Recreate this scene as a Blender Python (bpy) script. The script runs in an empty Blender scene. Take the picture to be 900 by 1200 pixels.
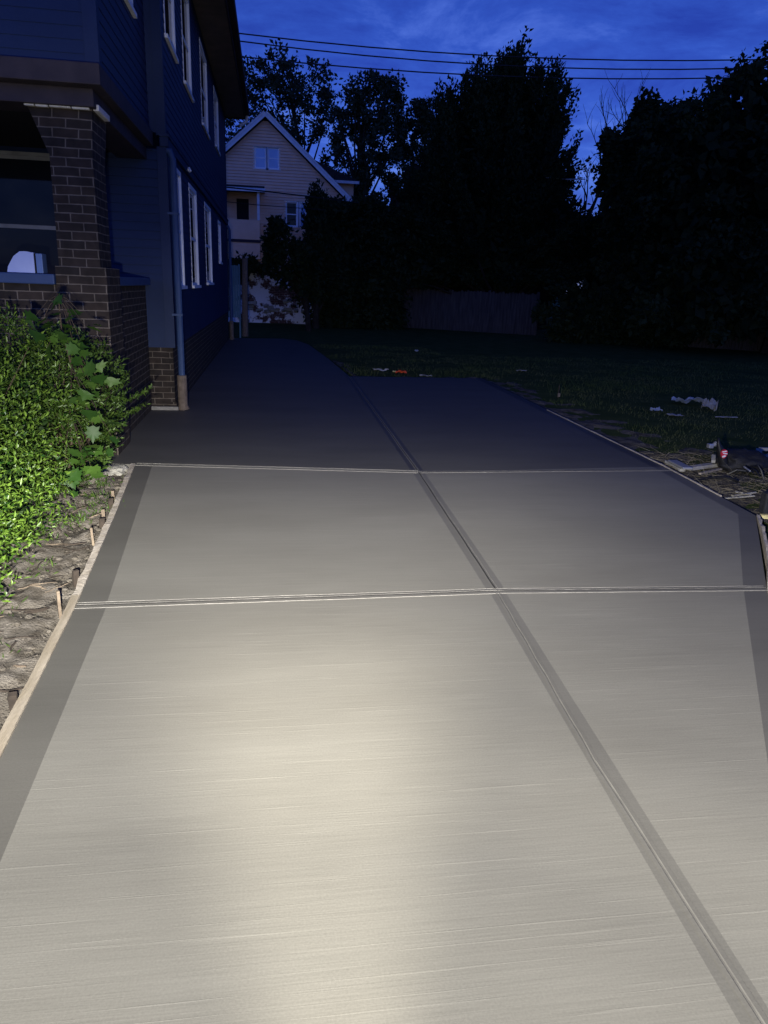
import bpy, bmesh, math, random
import numpy as np
from mathutils import Vector, Matrix, noise as mnoise

random.seed(7)
RNG = np.random.default_rng(11)
sc = bpy.context.scene
COL = sc.collection
R = math.radians

# ------------------------------------------------------------------ camera
FPX, CH = 866.0, 1.65
ROLL = R(2.2)
PITCH = math.atan(264.0 / FPX * math.cos(ROLL))
YAW = R(8.924)
fwd = Vector((math.sin(YAW) * math.cos(PITCH), math.cos(YAW) * math.cos(PITCH), -math.sin(PITCH)))
rt = Vector((math.cos(YAW), -math.sin(YAW), 0))
up = rt.cross(fwd)
rt2 = math.cos(ROLL) * rt + math.sin(ROLL) * up
up2 = -math.sin(ROLL) * rt + math.cos(ROLL) * up
cam_d = bpy.data.cameras.new("camera")
cam = bpy.data.objects.new("camera", cam_d)
COL.objects.link(cam)
m = Matrix((rt2, up2, -fwd)).transposed().to_4x4()
m.translation = Vector((0, 0, CH))
cam.matrix_world = m
cam_d.sensor_fit = 'VERTICAL'
cam_d.sensor_height = 36.0
cam_d.lens = 36.0 * FPX / 1200.0
cam_d.clip_start = 0.05
cam_d.clip_end = 2000
sc.camera = cam


def ray(x, y):
    return rt2 * ((x - 450) / FPX) + up2 * ((600 - y) / FPX) + fwd


def gnd(x, y, z=0.0):
    d = ray(x, y)
    t = (z - CH) / d.z
    return Vector((d.x * t, d.y * t, z))


def at(x, y, Y):
    d = ray(x, y)
    t = Y / d.y
    return Vector((d.x * t, Y, d.z * t + CH))


# ------------------------------------------------------------------ world / sky
W = bpy.data.worlds.new("World")
sc.world = W
W.use_nodes = True
nt = W.node_tree
nt.nodes.clear()
wo = nt.nodes.new('ShaderNodeOutputWorld')
bg = nt.nodes.new('ShaderNodeBackground')
sky = nt.nodes.new('ShaderNodeTexSky')
sky.sky_type = 'NISHITA'
sky.sun_disc = False
sky.sun_elevation = R(14.0)
sky.sun_rotation = R(200)
sky.ozone_density = 5.0
sky.air_density = 1.2
sky.dust_density = 0.0
tc = nt.nodes.new('ShaderNodeTexCoord')
mp = nt.nodes.new('ShaderNodeMapping')
mp.inputs['Scale'].default_value = (1.3, 1.3, 3.6)
mp.inputs['Rotation'].default_value = (0, 0, R(20))
nz = nt.nodes.new('ShaderNodeTexNoise')
nz.inputs['Scale'].default_value = 4.6
nz.inputs['Detail'].default_value = 7
nz.inputs['Roughness'].default_value = 0.66
nz.inputs['Distortion'].default_value = 0.3
rp = nt.nodes.new('ShaderNodeValToRGB')
rp.color_ramp.elements[0].position = 0.34
rp.color_ramp.elements[0].color = (0.66, 0.58, 0.76, 1)
_e = rp.color_ramp.elements.new(0.52)
_e.color = (1.05, 0.98, 1.0, 1)
rp.color_ramp.elements[-1].position = 0.70
rp.color_ramp.elements[-1].color = (2.7, 1.85, 1.35, 1)
tint = nt.nodes.new('ShaderNodeMix')
tint.data_type = 'RGBA'
tint.blend_type = 'MULTIPLY'
tint.inputs[0].default_value = 1.0
SKY_GAIN = (0.26, 0.365, 1.17, 1)
gain = nt.nodes.new('ShaderNodeMix')
gain.data_type = 'RGBA'
gain.blend_type = 'MULTIPLY'
gain.inputs[0].default_value = 1.0
gain.inputs[7].default_value = SKY_GAIN
L = nt.links.new
L(tc.outputs['Generated'], mp.inputs['Vector'])
L(mp.outputs[0], nz.inputs['Vector'])
L(nz.outputs['Fac'], rp.inputs[0])
L(sky.outputs[0], gain.inputs[6])
L(gain.outputs[2], tint.inputs[6])
L(rp.outputs[0], tint.inputs[7])
zs = nt.nodes.new('ShaderNodeSeparateXYZ')
zr = nt.nodes.new('ShaderNodeMapRange')          # unseen sky overhead dimmed, added to cut its light on the ground
zr.interpolation_type = 'SMOOTHSTEP'
zr.inputs['From Min'].default_value = 0.30
zr.inputs['From Max'].default_value = 0.85
zr.inputs['To Min'].default_value = 1.0
zr.inputs['To Max'].default_value = 0.45
zm = nt.nodes.new('ShaderNodeMix')
zm.data_type = 'RGBA'
zm.blend_type = 'MULTIPLY'
zm.inputs[0].default_value = 1.0
L(tc.outputs['Generated'], zs.inputs[0])
L(zs.outputs[2], zr.inputs['Value'])
L(tint.outputs[2], zm.inputs[6])
yr = nt.nodes.new('ShaderNodeMapRange')          # extra brightness added to the unseen sky behind the camera, lifts facing walls
yr.interpolation_type = 'SMOOTHSTEP'
yr.inputs['From Min'].default_value = 0.1
yr.inputs['From Max'].default_value = -0.8
yr.inputs['To Min'].default_value = 1.0
yr.inputs['To Max'].default_value = 1.9
ym = nt.nodes.new('ShaderNodeMath')
ym.operation = 'MULTIPLY'
L(zs.outputs[1], yr.inputs['Value'])
L(zr.outputs[0], ym.inputs[0])
L(yr.outputs[0], ym.inputs[1])
L(ym.outputs[0], zm.inputs[7])
L(zm.outputs[2], bg.inputs['Color'])
bg.inputs['Strength'].default_value = 0.08
L(bg.outputs[0], wo.inputs['Surface'])

# ------------------------------------------------------------------ work lamp held beside the camera (lights hedge and concrete)
LAMP = Vector((-0.18, 0.15, 1.40))
# light given off per elevation (degrees above the level -> relative strength): most of it is thrown forward and down
BEAM = [(-90, 1.5), (-50, 2.0), (-38, 3.3), (-27, 7.6), (-21, 13.5), (-15, 25), (-12, 25), (-10, 19), (-8, 13), (-5, 10.5), (0, 6.0), (5, 1.9), (10, 1.1), (15, 3.2), (19, 1.5), (25, 0.5), (30, 0.4)]


def work_lamp(name, loc, power, color, beam, rad=0.03, az_from=14, az_to=40, az_min=0.45, steep=1.15, el_from=-32, el_to=-14):
    d = bpy.data.lights.new(name, 'POINT')
    d.energy = power
    d.color = color
    d.shadow_soft_size = rad
    d.use_nodes = True
    t = d.node_tree
    em = t.nodes['Emission']
    c = t.nodes.new('ShaderNodeTexCoord')
    sp = t.nodes.new('ShaderNodeSeparateXYZ')
    asn = t.nodes.new('ShaderNodeMath')
    asn.operation = 'ARCSINE'
    mr = t.nodes.new('ShaderNodeMapRange')
    mr.inputs['From Min'].default_value = -math.pi / 2
    mr.inputs['From Max'].default_value = R(30)
    cr = t.nodes.new('ShaderNodeValToRGB')
    el = cr.color_ramp.elements
    top = max(v for _, v in beam)
    while len(el) < len(beam):
        el.new(0.5)
    for e, (deg, v) in zip(el, beam):
        e.position = (deg + 90) / 120
        e.color = (v / top, v / top, v / top, 1)
    mu = t.nodes.new('ShaderNodeMath')
    mu.operation = 'MULTIPLY'
    mu.inputs[1].default_value = top
    t.links.new(c.outputs['Normal'], sp.inputs[0])
    t.links.new(sp.outputs[2], asn.inputs[0])
    t.links.new(asn.outputs[0], mr.inputs['Value'])
    t.links.new(mr.outputs[0], cr.inputs[0])
    t.links.new(cr.outputs[0], mu.inputs[0])
    az = t.nodes.new('ShaderNodeMath')
    az.operation = 'ARCTAN2'
    ab = t.nodes.new('ShaderNodeMath')
    ab.operation = 'ABSOLUTE'
    am = t.nodes.new('ShaderNodeMapRange')
    am.interpolation_type = 'SMOOTHSTEP'
    am.inputs['From Min'].default_value = R(az_from)
    am.inputs['From Max'].default_value = R(az_to)
    am.inputs['To Min'].default_value = 1.0
    am.inputs['To Max'].default_value = az_min
    m2 = t.nodes.new('ShaderNodeMath')
    m2.operation = 'MULTIPLY'
    t.links.new(sp.outputs[0], az.inputs[0])
    t.links.new(sp.outputs[1], az.inputs[1])
    t.links.new(az.outputs[0], ab.inputs[0])
    t.links.new(ab.outputs[0], am.inputs['Value'])
    ew = t.nodes.new('ShaderNodeMapRange')
    ew.inputs['From Min'].default_value = R(el_from)
    ew.inputs['From Max'].default_value = R(el_to)
    mxf = t.nodes.new('ShaderNodeMix')
    mxf.data_type = 'FLOAT'
    mxf.inputs[2].default_value = steep
    t.links.new(asn.outputs[0], ew.inputs['Value'])
    t.links.new(ew.outputs[0], mxf.inputs[0])
    t.links.new(am.outputs[0], mxf.inputs[3])
    t.links.new(mxf.outputs[0], m2.inputs[0])
    t.links.new(mu.outputs[0], m2.inputs[1])
    t.links.new(m2.outputs[0], em.inputs['Strength'])
    o = bpy.data.objects.new(name, d)
    o.location = loc
    COL.objects.link(o)
    return o


work_lamp("work_lamp", LAMP, 182, (0.99, 0.965, 0.87), BEAM)
FLOOD = [(-90, 0.6), (-58, 0.85), (-50, 1.25), (-38, 2.9), (-31, 4.1), (-26, 3.0), (-20, 1.0), (-15, 0.1), (-10, 0.0), (30, 0.0)]
work_lamp("work_lamp_flood", Vector((0.14, 0.60, 1.42)), 182, (1.0, 0.94, 0.79), FLOOD, 0.03, 4, 24, 0.0, 0.0, -90, -80)

sc.view_settings.view_transform = 'Standard'
sc.view_settings.look = 'None'
sc.view_settings.exposure = 0.0
sc.view_settings.gamma = 1.0
sc.view_settings.use_curve_mapping = False
sc.cycles.use_denoising = True
sc.cycles.max_bounces = 6
sc.cycles.sample_clamp_indirect = 4.0


# ------------------------------------------------------------------ materials
def mat(name, color, rough=0.7, color2=None, nscale=4.0, bump=0.0, bscale=40.0, spec=0.4, metal=0.0, nmap=(1, 1, 1), detail=6):
    M = bpy.data.materials.new(name)
    M.use_nodes = True
    t = M.node_tree
    b = t.nodes['Principled BSDF']
    b.inputs['Base Color'].default_value = (*color, 1)
    b.inputs['Roughness'].default_value = rough
    b.inputs['Metallic'].default_value = metal
    b.inputs['Specular IOR Level'].default_value = spec
    c = t.nodes.new('ShaderNodeTexCoord')
    mpn = t.nodes.new('ShaderNodeMapping')
    mpn.inputs['Scale'].default_value = nmap
    t.links.new(c.outputs['Object'], mpn.inputs['Vector'])
    if color2 is not None:
        n = t.nodes.new('ShaderNodeTexNoise')
        n.inputs['Scale'].default_value = nscale
        n.inputs['Detail'].default_value = detail
        r = t.nodes.new('ShaderNodeValToRGB')
        r.color_ramp.elements[0].position = 0.32
        r.color_ramp.elements[0].color = (*color, 1)
        r.color_ramp.elements[1].position = 0.68
        r.color_ramp.elements[1].color = (*color2, 1)
        t.links.new(mpn.outputs[0], n.inputs['Vector'])
        t.links.new(n.outputs['Fac'], r.inputs[0])
        t.links.new(r.outputs[0], b.inputs['Base Color'])
    if bump:
        n2 = t.nodes.new('ShaderNodeTexNoise')
        n2.inputs['Scale'].default_value = bscale
        n2.inputs['Detail'].default_value = 5
        bp = t.nodes.new('ShaderNodeBump')
        bp.inputs['Strength'].default_value = bump
        bp.inputs['Distance'].default_value = 0.02
        t.links.new(mpn.outputs[0], n2.inputs['Vector'])
        t.links.new(n2.outputs['Fac'], bp.inputs['Height'])
        t.links.new(bp.outputs[0], b.inputs['Normal'])
    return M


def concrete(name, ca, cb, broom, rough, streak=0.105, bdist=0.0012):
    M = bpy.data.materials.new(name)
    M.use_nodes = True
    t = M.node_tree
    N = t.nodes.new
    K = t.links.new
    b = t.nodes['Principled BSDF']
    b.inputs['Roughness'].default_value = rough
    b.inputs['Specular IOR Level'].default_value = 0.3
    c = N('ShaderNodeTexCoord')
    big = N('ShaderNodeTexNoise')
    big.inputs['Scale'].default_value = 0.9
    big.inputs['Detail'].default_value = 7
    big.inputs['Roughness'].default_value = 0.6
    m0 = N('ShaderNodeMapping')
    m0.inputs['Scale'].default_value = (0.7, 1.8, 1)
    K(c.outputs['Object'], m0.inputs[0])
    K(m0.outputs[0], big.inputs['Vector'])
    r = N('ShaderNodeValToRGB')
    r.color_ramp.elements[0].position = 0.3
    r.color_ramp.elements[1].position = 0.7
    r.color_ramp.elements[0].color = (*ca, 1)
    r.color_ramp.elements[1].color = (*cb, 1)
    K(big.outputs['Fac'], r.inputs[0])
    # broom lines: noise drawn out along the sweep, slightly skewed
    m1 = N('ShaderNodeMapping')
    m1.inputs['Rotation'].default_value = (0, 0, R(-1.2))
    m1.inputs['Scale'].default_value = (2.6, 170, 1)
    K(c.outputs['Object'], m1.inputs[0])
    fine = N('ShaderNodeTexNoise')
    fine.inputs['Scale'].default_value = 1.0
    fine.inputs['Detail'].default_value = 4
    fine.inputs['Roughness'].default_value = 0.65
    K(m1.outputs[0], fine.inputs['Vector'])
    m2 = N('ShaderNodeMapping')
    m2.inputs['Rotation'].default_value = (0, 0, R(-2.0))
    m2.inputs['Scale'].default_value = (0.8, 30, 1)
    K(c.outputs['Object'], m2.inputs[0])
    mid = N('ShaderNodeTexNoise')
    mid.inputs['Scale'].default_value = 1.0
    mid.inputs['Detail'].default_value = 5
    K(m2.outputs[0], mid.inputs['Vector'])
    mx = N('ShaderNodeMath')
    mx.operation = 'MULTIPLY_ADD'
    mx.inputs[1].default_value = 0.85
    K(fine.outputs['Fac'], mx.inputs[0])
    h = N('ShaderNodeMath')
    h.operation = 'MULTIPLY'
    h.inputs[1].default_value = 0.15
    K(mid.outputs['Fac'], h.inputs[0])
    K(h.outputs[0], mx.inputs[2])
    m3 = N('ShaderNodeMapping')
    m3.inputs['Rotation'].default_value = (0, 0, R(-1.6))
    m3.inputs['Scale'].default_value = (0.9, 62, 1)
    K(c.outputs['Object'], m3.inputs[0])
    ln_ = N('ShaderNodeTexNoise')
    ln_.inputs['Scale'].default_value = 1.0
    ln_.inputs['Detail'].default_value = 3
    ln_.inputs['Roughness'].default_value = 0.7
    K(m3.outputs[0], ln_.inputs['Vector'])
    lr = N('ShaderNodeMapRange')
    lr.inputs['From Min'].default_value = 0.585
    lr.inputs['From Max'].default_value = 0.66
    lr.inputs['To Min'].default_value = 0.0
    lr.inputs['To Max'].default_value = 1.0
    K(ln_.outputs['Fac'], lr.inputs['Value'])
    cr = N('ShaderNodeMapRange')
    cr.inputs['From Min'].default_value = 0.3
    cr.inputs['From Max'].default_value = 0.7
    cr.inputs['To Min'].default_value = 1 - streak
    cr.inputs['To Max'].default_value = 1 + streak  # streak tone paints light caught on the broom ridges into the colour
    K(mx.outputs[0], cr.inputs['Value'])
    lm = N('ShaderNodeMath')
    lm.operation = 'MULTIPLY_ADD'
    lm.inputs[1].default_value = streak * 1.1
    K(lr.outputs[0], lm.inputs[0])
    K(cr.outputs[0], lm.inputs[2])
    sp = N('ShaderNodeTexNoise')
    sp.inputs['Scale'].default_value = 150
    sp.inputs['Detail'].default_value = 3
    K(c.outputs['Object'], sp.inputs['Vector'])
    sr = N('ShaderNodeMapRange')
    sr.inputs['From Min'].default_value = 0.3
    sr.inputs['From Max'].default_value = 0.7
    sr.inputs['To Min'].default_value = 0.93
    sr.inputs['To Max'].default_value = 1.07
    K(sp.outputs['Fac'], sr.inputs['Value'])
    mm = N('ShaderNodeMath')
    mm.operation = 'MULTIPLY'
    K(lm.outputs[0], mm.inputs[0])
    K(sr.outputs[0], mm.inputs[1])
    ml = N('ShaderNodeMix')
    ml.data_type = 'RGBA'
    ml.blend_type = 'MULTIPLY'
    ml.inputs[0].default_value = 1
    K(r.outputs[0], ml.inputs[6])
    K(mm.outputs[0], ml.inputs[7])
    K(ml.outputs[2], b.inputs['Base Color'])
    ad = N('ShaderNodeMath')
    ad.operation = 'MULTIPLY_ADD'
    ad.inputs[1].default_value = 0.25
    K(sp.outputs['Fac'], ad.inputs[0])
    a2 = N('ShaderNodeMath')
    a2.operation = 'MULTIPLY_ADD'
    a2.inputs[1].default_value = 0.5
    K(lr.outputs[0], a2.inputs[0])
    K(mx.outputs[0], a2.inputs[2])
    K(a2.outputs[0], ad.inputs[2])
    bp = N('ShaderNodeBump')
    bp.inputs['Strength'].default_value = broom
    bp.inputs['Distance'].default_value = bdist
    K(ad.outputs[0], bp.inputs['Height'])
    K(bp.outputs[0], b.inputs['Normal'])
    return M


def brick(name, c1, c2, mortar, bw=0.215, rh=0.075, paint=None, rough=0.85):
    M = bpy.data.materials.new(name)
    M.use_nodes = True
    t = M.node_tree
    N = t.nodes.new
    K = t.links.new
    b = t.nodes['Principled BSDF']
    b.inputs['Roughness'].default_value = rough
    b.inputs['Specular IOR Level'].default_value = 0.25
    c = N('ShaderNodeTexCoord')
    s = N('ShaderNodeSeparateXYZ')
    K(c.outputs['Object'], s.inputs[0])
    a = N('ShaderNodeMath')
    a.operation = 'ADD'
    K(s.outputs[0], a.inputs[0])
    K(s.outputs[1], a.inputs[1])
    cmb = N('ShaderNodeCombineXYZ')
    K(a.outputs[0], cmb.inputs[0])
    K(s.outputs[2], cmb.inputs[1])
    wob = N('ShaderNodeTexNoise')
    wob.inputs['Scale'].default_value = 6
    wob.inputs['Detail'].default_value = 3
    K(c.outputs['Object'], wob.inputs['Vector'])
    wm = N('ShaderNodeVectorMath')
    wm.operation = 'MULTIPLY_ADD'
    wm.inputs[1].default_value = (0.012, 0.012, 0)
    K(wob.outputs['Color'], wm.inputs[0])
    K(cmb.outputs[0], wm.inputs[2])
    br = N('ShaderNodeTexBrick')
    br.inputs['Scale'].default_value = 1
    br.inputs['Brick Width'].default_value = bw
    br.inputs['Row Height'].default_value = rh
    br.inputs['Mortar Size'].default_value = 0.0055
    br.inputs['Mortar Smooth'].default_value = 0.15
    br.inputs['Color1'].default_value = (*c1, 1)
    br.inputs['Color2'].default_value = (*c2, 1)
    br.inputs['Mortar'].default_value = (*mortar, 1)
    K(wm.outputs[0], br.inputs['Vector'])
    dirt = N('ShaderNodeTexNoise')
    dirt.inputs['Scale'].default_value = 9
    dirt.inputs['Detail'].default_value = 6
    K(c.outputs['Object'], dirt.inputs['Vector'])
    dr = N('ShaderNodeMapRange')
    dr.inputs['From Min'].default_value = 0.3
    dr.inputs['From Max'].default_value = 0.7
    dr.inputs['To Min'].default_value = 0.6
    dr.inputs['To Max'].default_value = 1.25
    K(dirt.outputs['Fac'], dr.inputs['Value'])
    ml = N('ShaderNodeMix')
    ml.data_type = 'RGBA'
    ml.blend_type = 'MULTIPLY'
    ml.inputs[0].default_value = 1
    K(br.outputs['Color'], ml.inputs[6])
    K(dr.outputs[0], ml.inputs[7])
    last = ml.outputs[2]
    if paint:
        pn = N('ShaderNodeTexNoise')
        pn.inputs['Scale'].default_value = 1.6
        pn.inputs['Detail'].default_value = 9
        pn.inputs['Roughness'].default_value = 0.7
        K(c.outputs['Object'], pn.inputs['Vector'])
        pr = N('ShaderNodeValToRGB')
        pr.color_ramp.elements[0].position = 0.47
        pr.color_ramp.elements[0].color = (0, 0, 0, 1)
        pr.color_ramp.elements[1].position = 0.51
        pr.color_ramp.elements[1].color = (1, 1, 1, 1)
        K(pn.outputs['Fac'], pr.inputs[0])
        pm = N('ShaderNodeMix')
        pm.data_type = 'RGBA'
        K(pr.outputs[0], pm.inputs[0])
        K(last, pm.inputs[6])
        pm.inputs[7].default_value = (*paint, 1)
        last = pm.outputs[2]
    K(last, b.inputs['Base Color'])
    bp = N('ShaderNodeBump')
    bp.inputs['Strength'].default_value = 0.8
    bp.inputs['Distance'].default_value = 0.008
    bp.invert = True
    K(br.outputs['Fac'], bp.inputs['Height'])
    K(bp.outputs[0], b.inputs['Normal'])
    return M


def leafmat(name, ca, cb, rough=0.4, trans=0.25, spec=0.5):
    M = bpy.data.materials.new(name)
    M.use_nodes = True
    t = M.node_tree
    N = t.nodes.new
    K = t.links.new
    b = t.nodes['Principled BSDF']
    a = N('ShaderNodeAttribute')
    a.attribute_name = 'tint'
    mx = N('ShaderNodeMix')
    mx.data_type = 'RGBA'
    mx.inputs[6].default_value = (*ca, 1)
    mx.inputs[7].default_value = (*cb, 1)
    K(a.outputs['Fac'], mx.inputs[0])
    K(mx.outputs[2], b.inputs['Base Color'])
    b.inputs['Roughness'].default_value = rough
    b.inputs['Specular IOR Level'].default_value = spec
    if trans:
        tr = N('ShaderNodeBsdfTranslucent')
        K(mx.outputs[2], tr.inputs['Color'])
        ms = N('ShaderNodeMixShader')
        ms.inputs[0].default_value = trans
        K(b.outputs[0], ms.inputs[1])
        K(tr.outputs[0], ms.inputs[2])
        K(ms.outputs[0], t.nodes['Material Output'].inputs['Surface'])
    return M


def glass(name, c=(0.01, 0.012, 0.018), rough=0.03):
    M = mat(name, c, rough, spec=0.12)
    return M


MT = {}
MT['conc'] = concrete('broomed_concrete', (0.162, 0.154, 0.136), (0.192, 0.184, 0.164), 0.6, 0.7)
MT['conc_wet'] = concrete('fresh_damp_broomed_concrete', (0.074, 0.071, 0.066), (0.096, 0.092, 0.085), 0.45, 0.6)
MT['trowel'] = concrete('trowelled_concrete_edge', (0.098, 0.093, 0.084), (0.128, 0.122, 0.111), 0.12, 0.5, 0.06)
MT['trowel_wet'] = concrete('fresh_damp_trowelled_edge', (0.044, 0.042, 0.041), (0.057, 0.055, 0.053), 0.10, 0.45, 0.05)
MT['joint'] = concrete('tooled_joint_band', (0.122, 0.116, 0.104), (0.150, 0.143, 0.128), 0.12, 0.5, 0.06)
MT['ridge'] = mat('concrete_ridge', (0.17, 0.16, 0.145), 0.7, (0.25, 0.235, 0.215), 30)
MT['grass_ground'] = mat('lawn_ground', (0.038, 0.062, 0.012), 1.0, (0.075, 0.095, 0.026), 2.5, 0.6, 30, 0.1)
MT['soil'] = mat('dry_soil', (0.075, 0.063, 0.050), 0.95, (0.225, 0.20, 0.172), 14, 0.6, 90, 0.15, detail=10)
MT['clod'] = mat('dry_clod', (0.085, 0.072, 0.058), 0.95, (0.19, 0.168, 0.142), 20, 0.8, 120, 0.15)
MT['blade'] = leafmat('grass_blade', (0.058, 0.092, 0.020), (0.16, 0.17, 0.070), 0.7, 0.2, 0.2)
MT['blue'] = mat('navy_siding_paint', (0.006, 0.017, 0.062), 0.65, (0.011, 0.026, 0.084), 1.3, 0.1, 60, 0.3)
MT['blue_trim'] = mat('slate_blue_trim_paint', (0.030, 0.058, 0.145), 0.6, (0.038, 0.070, 0.17), 6, 0.1, 50, 0.3)
MT['brown_trim'] = mat('dark_brown_trim', (0.024, 0.019, 0.028), 0.7, (0.040, 0.031, 0.040), 6, 0.1, 60, 0.3)
MT['soffit'] = mat('brown_soffit', (0.12, 0.095, 0.07), 0.6, (0.18, 0.14, 0.11), 3, 0.0, 10, 0.4)
MT['white'] = mat('white_window_paint', (0.78, 0.79, 0.81), 0.5, (0.84, 0.84, 0.85), 5, 0.0, 10, 0.4)
MT['dimwhite'] = mat('weathered_white_paint', (0.62, 0.62, 0.64), 0.7, (0.74, 0.74, 0.75), 6)
MT['porchtrim'] = mat('dull_grey_trim', (0.20, 0.20, 0.21), 0.7, (0.30, 0.30, 0.31), 6)
MT['glass'] = glass('window_glass')
MT['sky_pane'] = mat('window_glass_painted_sky', (0.16, 0.27, 0.48), 0.12, (0.26, 0.38, 0.58), 1.2, spec=0.8)  # pale blue base colour stands in for sky reflected in the panes
MT['brick'] = brick('brown_brick', (0.036, 0.026, 0.021), (0.020, 0.016, 0.015), (0.13, 0.108, 0.088))
MT['brick_peel'] = brick('peeling_whitewashed_brick', (0.10, 0.045, 0.035), (0.07, 0.035, 0.03), (0.2, 0.18, 0.17), paint=(0.72, 0.73, 0.80))
MT['tan'] = mat('tan_siding_paint', (0.76, 0.49, 0.32), 0.8, (0.84, 0.56, 0.38), 2, 0.1, 40, 0.2)
MT['roof'] = mat('dark_shingles', (0.020, 0.020, 0.022), 0.9, (0.040, 0.038, 0.038), 12, 0.5, 30, 0.2)
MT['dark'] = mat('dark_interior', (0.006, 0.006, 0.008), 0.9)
MT['wood'] = mat('pale_form_lumber', (0.30, 0.25, 0.185), 0.75, (0.44, 0.38, 0.30), 5, 0.3, 40, 0.3, nmap=(6, 0.7, 6))
MT['wood_dusty'] = mat('cement_dusted_lumber', (0.36, 0.31, 0.25), 0.85, (0.56, 0.50, 0.43), 14, 0.4, 40, 0.2)
MT['plank'] = mat('weathered_grey_plank', (0.28, 0.27, 0.24), 0.8, (0.48, 0.46, 0.42), 8, 0.3, 40, 0.3)
MT['fence'] = mat('weathered_fence_board', (0.040, 0.036, 0.037), 0.9, (0.085, 0.075, 0.076), 2.5, 0.4, 25, 0.2, nmap=(6, 6, 0.6))
MT['bark'] = mat('dark_bark', (0.022, 0.018, 0.015), 0.95, (0.045, 0.037, 0.030), 6, 0.8, 15, 0.1)
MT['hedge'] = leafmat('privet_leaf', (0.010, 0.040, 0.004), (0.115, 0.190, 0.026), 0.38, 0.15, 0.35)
MT['shrub'] = leafmat('dark_shrub_leaf', (0.035, 0.075, 0.012), (0.075, 0.125, 0.022), 0.42, 0.2, 0.35)
MT['inner'] = leafmat('shaded_inner_leaf', (0.010, 0.026, 0.005), (0.022, 0.048, 0.009), 0.6, 0.1, 0.2)  # coloured darker to paint the shade in gaps between the hedge leaves
MT['maple'] = leafmat('maple_leaf', (0.022, 0.062, 0.010), (0.070, 0.135, 0.022), 0.5, 0.25, 0.25)
MT['leaf_far'] = leafmat('far_tree_leaf', (0.022, 0.034, 0.016), (0.048, 0.064, 0.030), 0.65, 0.15, 0.3)
MT['leaf_black'] = leafmat('dark_tree_leaf', (0.012, 0.021, 0.008), (0.030, 0.044, 0.016), 0.75, 0.1, 0.15)
MT['stem'] = mat('woody_stem', (0.05, 0.035, 0.022), 0.9, (0.09, 0.065, 0.045), 10)
MT['twig'] = mat('dark_root', (0.022, 0.017, 0.013), 0.95, (0.06, 0.045, 0.035), 20)
MT['black'] = mat('black_fabric', (0.012, 0.012, 0.014), 0.7, (0.022, 0.022, 0.025), 20, 0.4, 60)
MT['rubber'] = mat('black_rubber', (0.010, 0.010, 0.011), 0.5)
MT['red'] = mat('red_badge', (0.55, 0.03, 0.05), 0.4)
MT['badge_white'] = mat('white_badge_print', (0.8, 0.78, 0.78), 0.4)
MT['orange'] = mat('orange_plastic', (0.75, 0.10, 0.03), 0.5, (0.6, 0.07, 0.02), 10)
MT['yellow'] = mat('yellow_paint', (0.65, 0.55, 0.22), 0.5, (0.72, 0.62, 0.30), 10)
MT['metal'] = mat('dull_steel', (0.45, 0.45, 0.46), 0.4, (0.55, 0.55, 0.55), 8, metal=0.6)
MT['rust'] = mat('brown_cast_iron', (0.10, 0.075, 0.06), 0.8, (0.17, 0.13, 0.105), 18, 0.4, 50)
MT['plastic_blue'] = mat('pale_blue_plastic_film', (0.22, 0.27, 0.38), 0.35, (0.32, 0.37, 0.48), 6)
MT['plastic_white'] = mat('white_plastic_film', (0.20, 0.20, 0.20), 0.5, (0.32, 0.32, 0.32), 6)
MT['panel_blue'] = mat('pale_blue_panel', (0.38, 0.45, 0.72), 0.5, (0.46, 0.53, 0.78), 5)
MT['panel_blue2'] = mat('mid_blue_panel', (0.10, 0.17, 0.36), 0.5, (0.12, 0.2, 0.4), 5)
MT['teal'] = mat('teal_gate_paint', (0.05, 0.13, 0.20), 0.7, (0.07, 0.16, 0.24), 4, 0.2, 30)
MT['wire'] = mat('black_cable', (0.010, 0.010, 0.012), 0.7)
MT['stake_wood'] = mat('weathered_stake_wood', (0.13, 0.10, 0.075), 0.85, (0.24, 0.19, 0.14), 20, 0.4, 60, 0.2)
MT['chunk'] = mat('pale_concrete_crumb', (0.20, 0.19, 0.165), 0.9, (0.34, 0.325, 0.29), 20, 0.7, 60)
MT['caulk'] = mat('broken_white_plaster', (0.50, 0.49, 0.52), 0.9, (0.66, 0.65, 0.67), 25, 0.5, 40)

# ------------------------------------------------------------------ object helpers
OFF = {}


def link(o, parent=None):
    COL.objects.link(o)
    if parent is not None:
        o.parent = parent
    return o


def tag(o, label=None, cat=None, group=None, kind=None):
    if label:
        o['label'] = label
    if cat:
        o['category'] = cat
    if group:
        o['group'] = group
    if kind:
        o['kind'] = kind
    return o


def thing(name, label, cat, loc=(0, 0, 0), group=None):
    o = bpy.data.objects.new(name, None)
    o.empty_display_size = 0.2
    o.location = loc
    link(o)
    OFF[o] = Vector(loc)
    return tag(o, label, cat, group)


def xt(plane):          # wall facing +X
    return lambda u, v, n: (plane + n, u, v)


def yt(plane):          # wall facing -Y
    return lambda u, v, n: (u, plane - n, v)


IDT = lambda u, v, n: (u, v, n)


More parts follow.
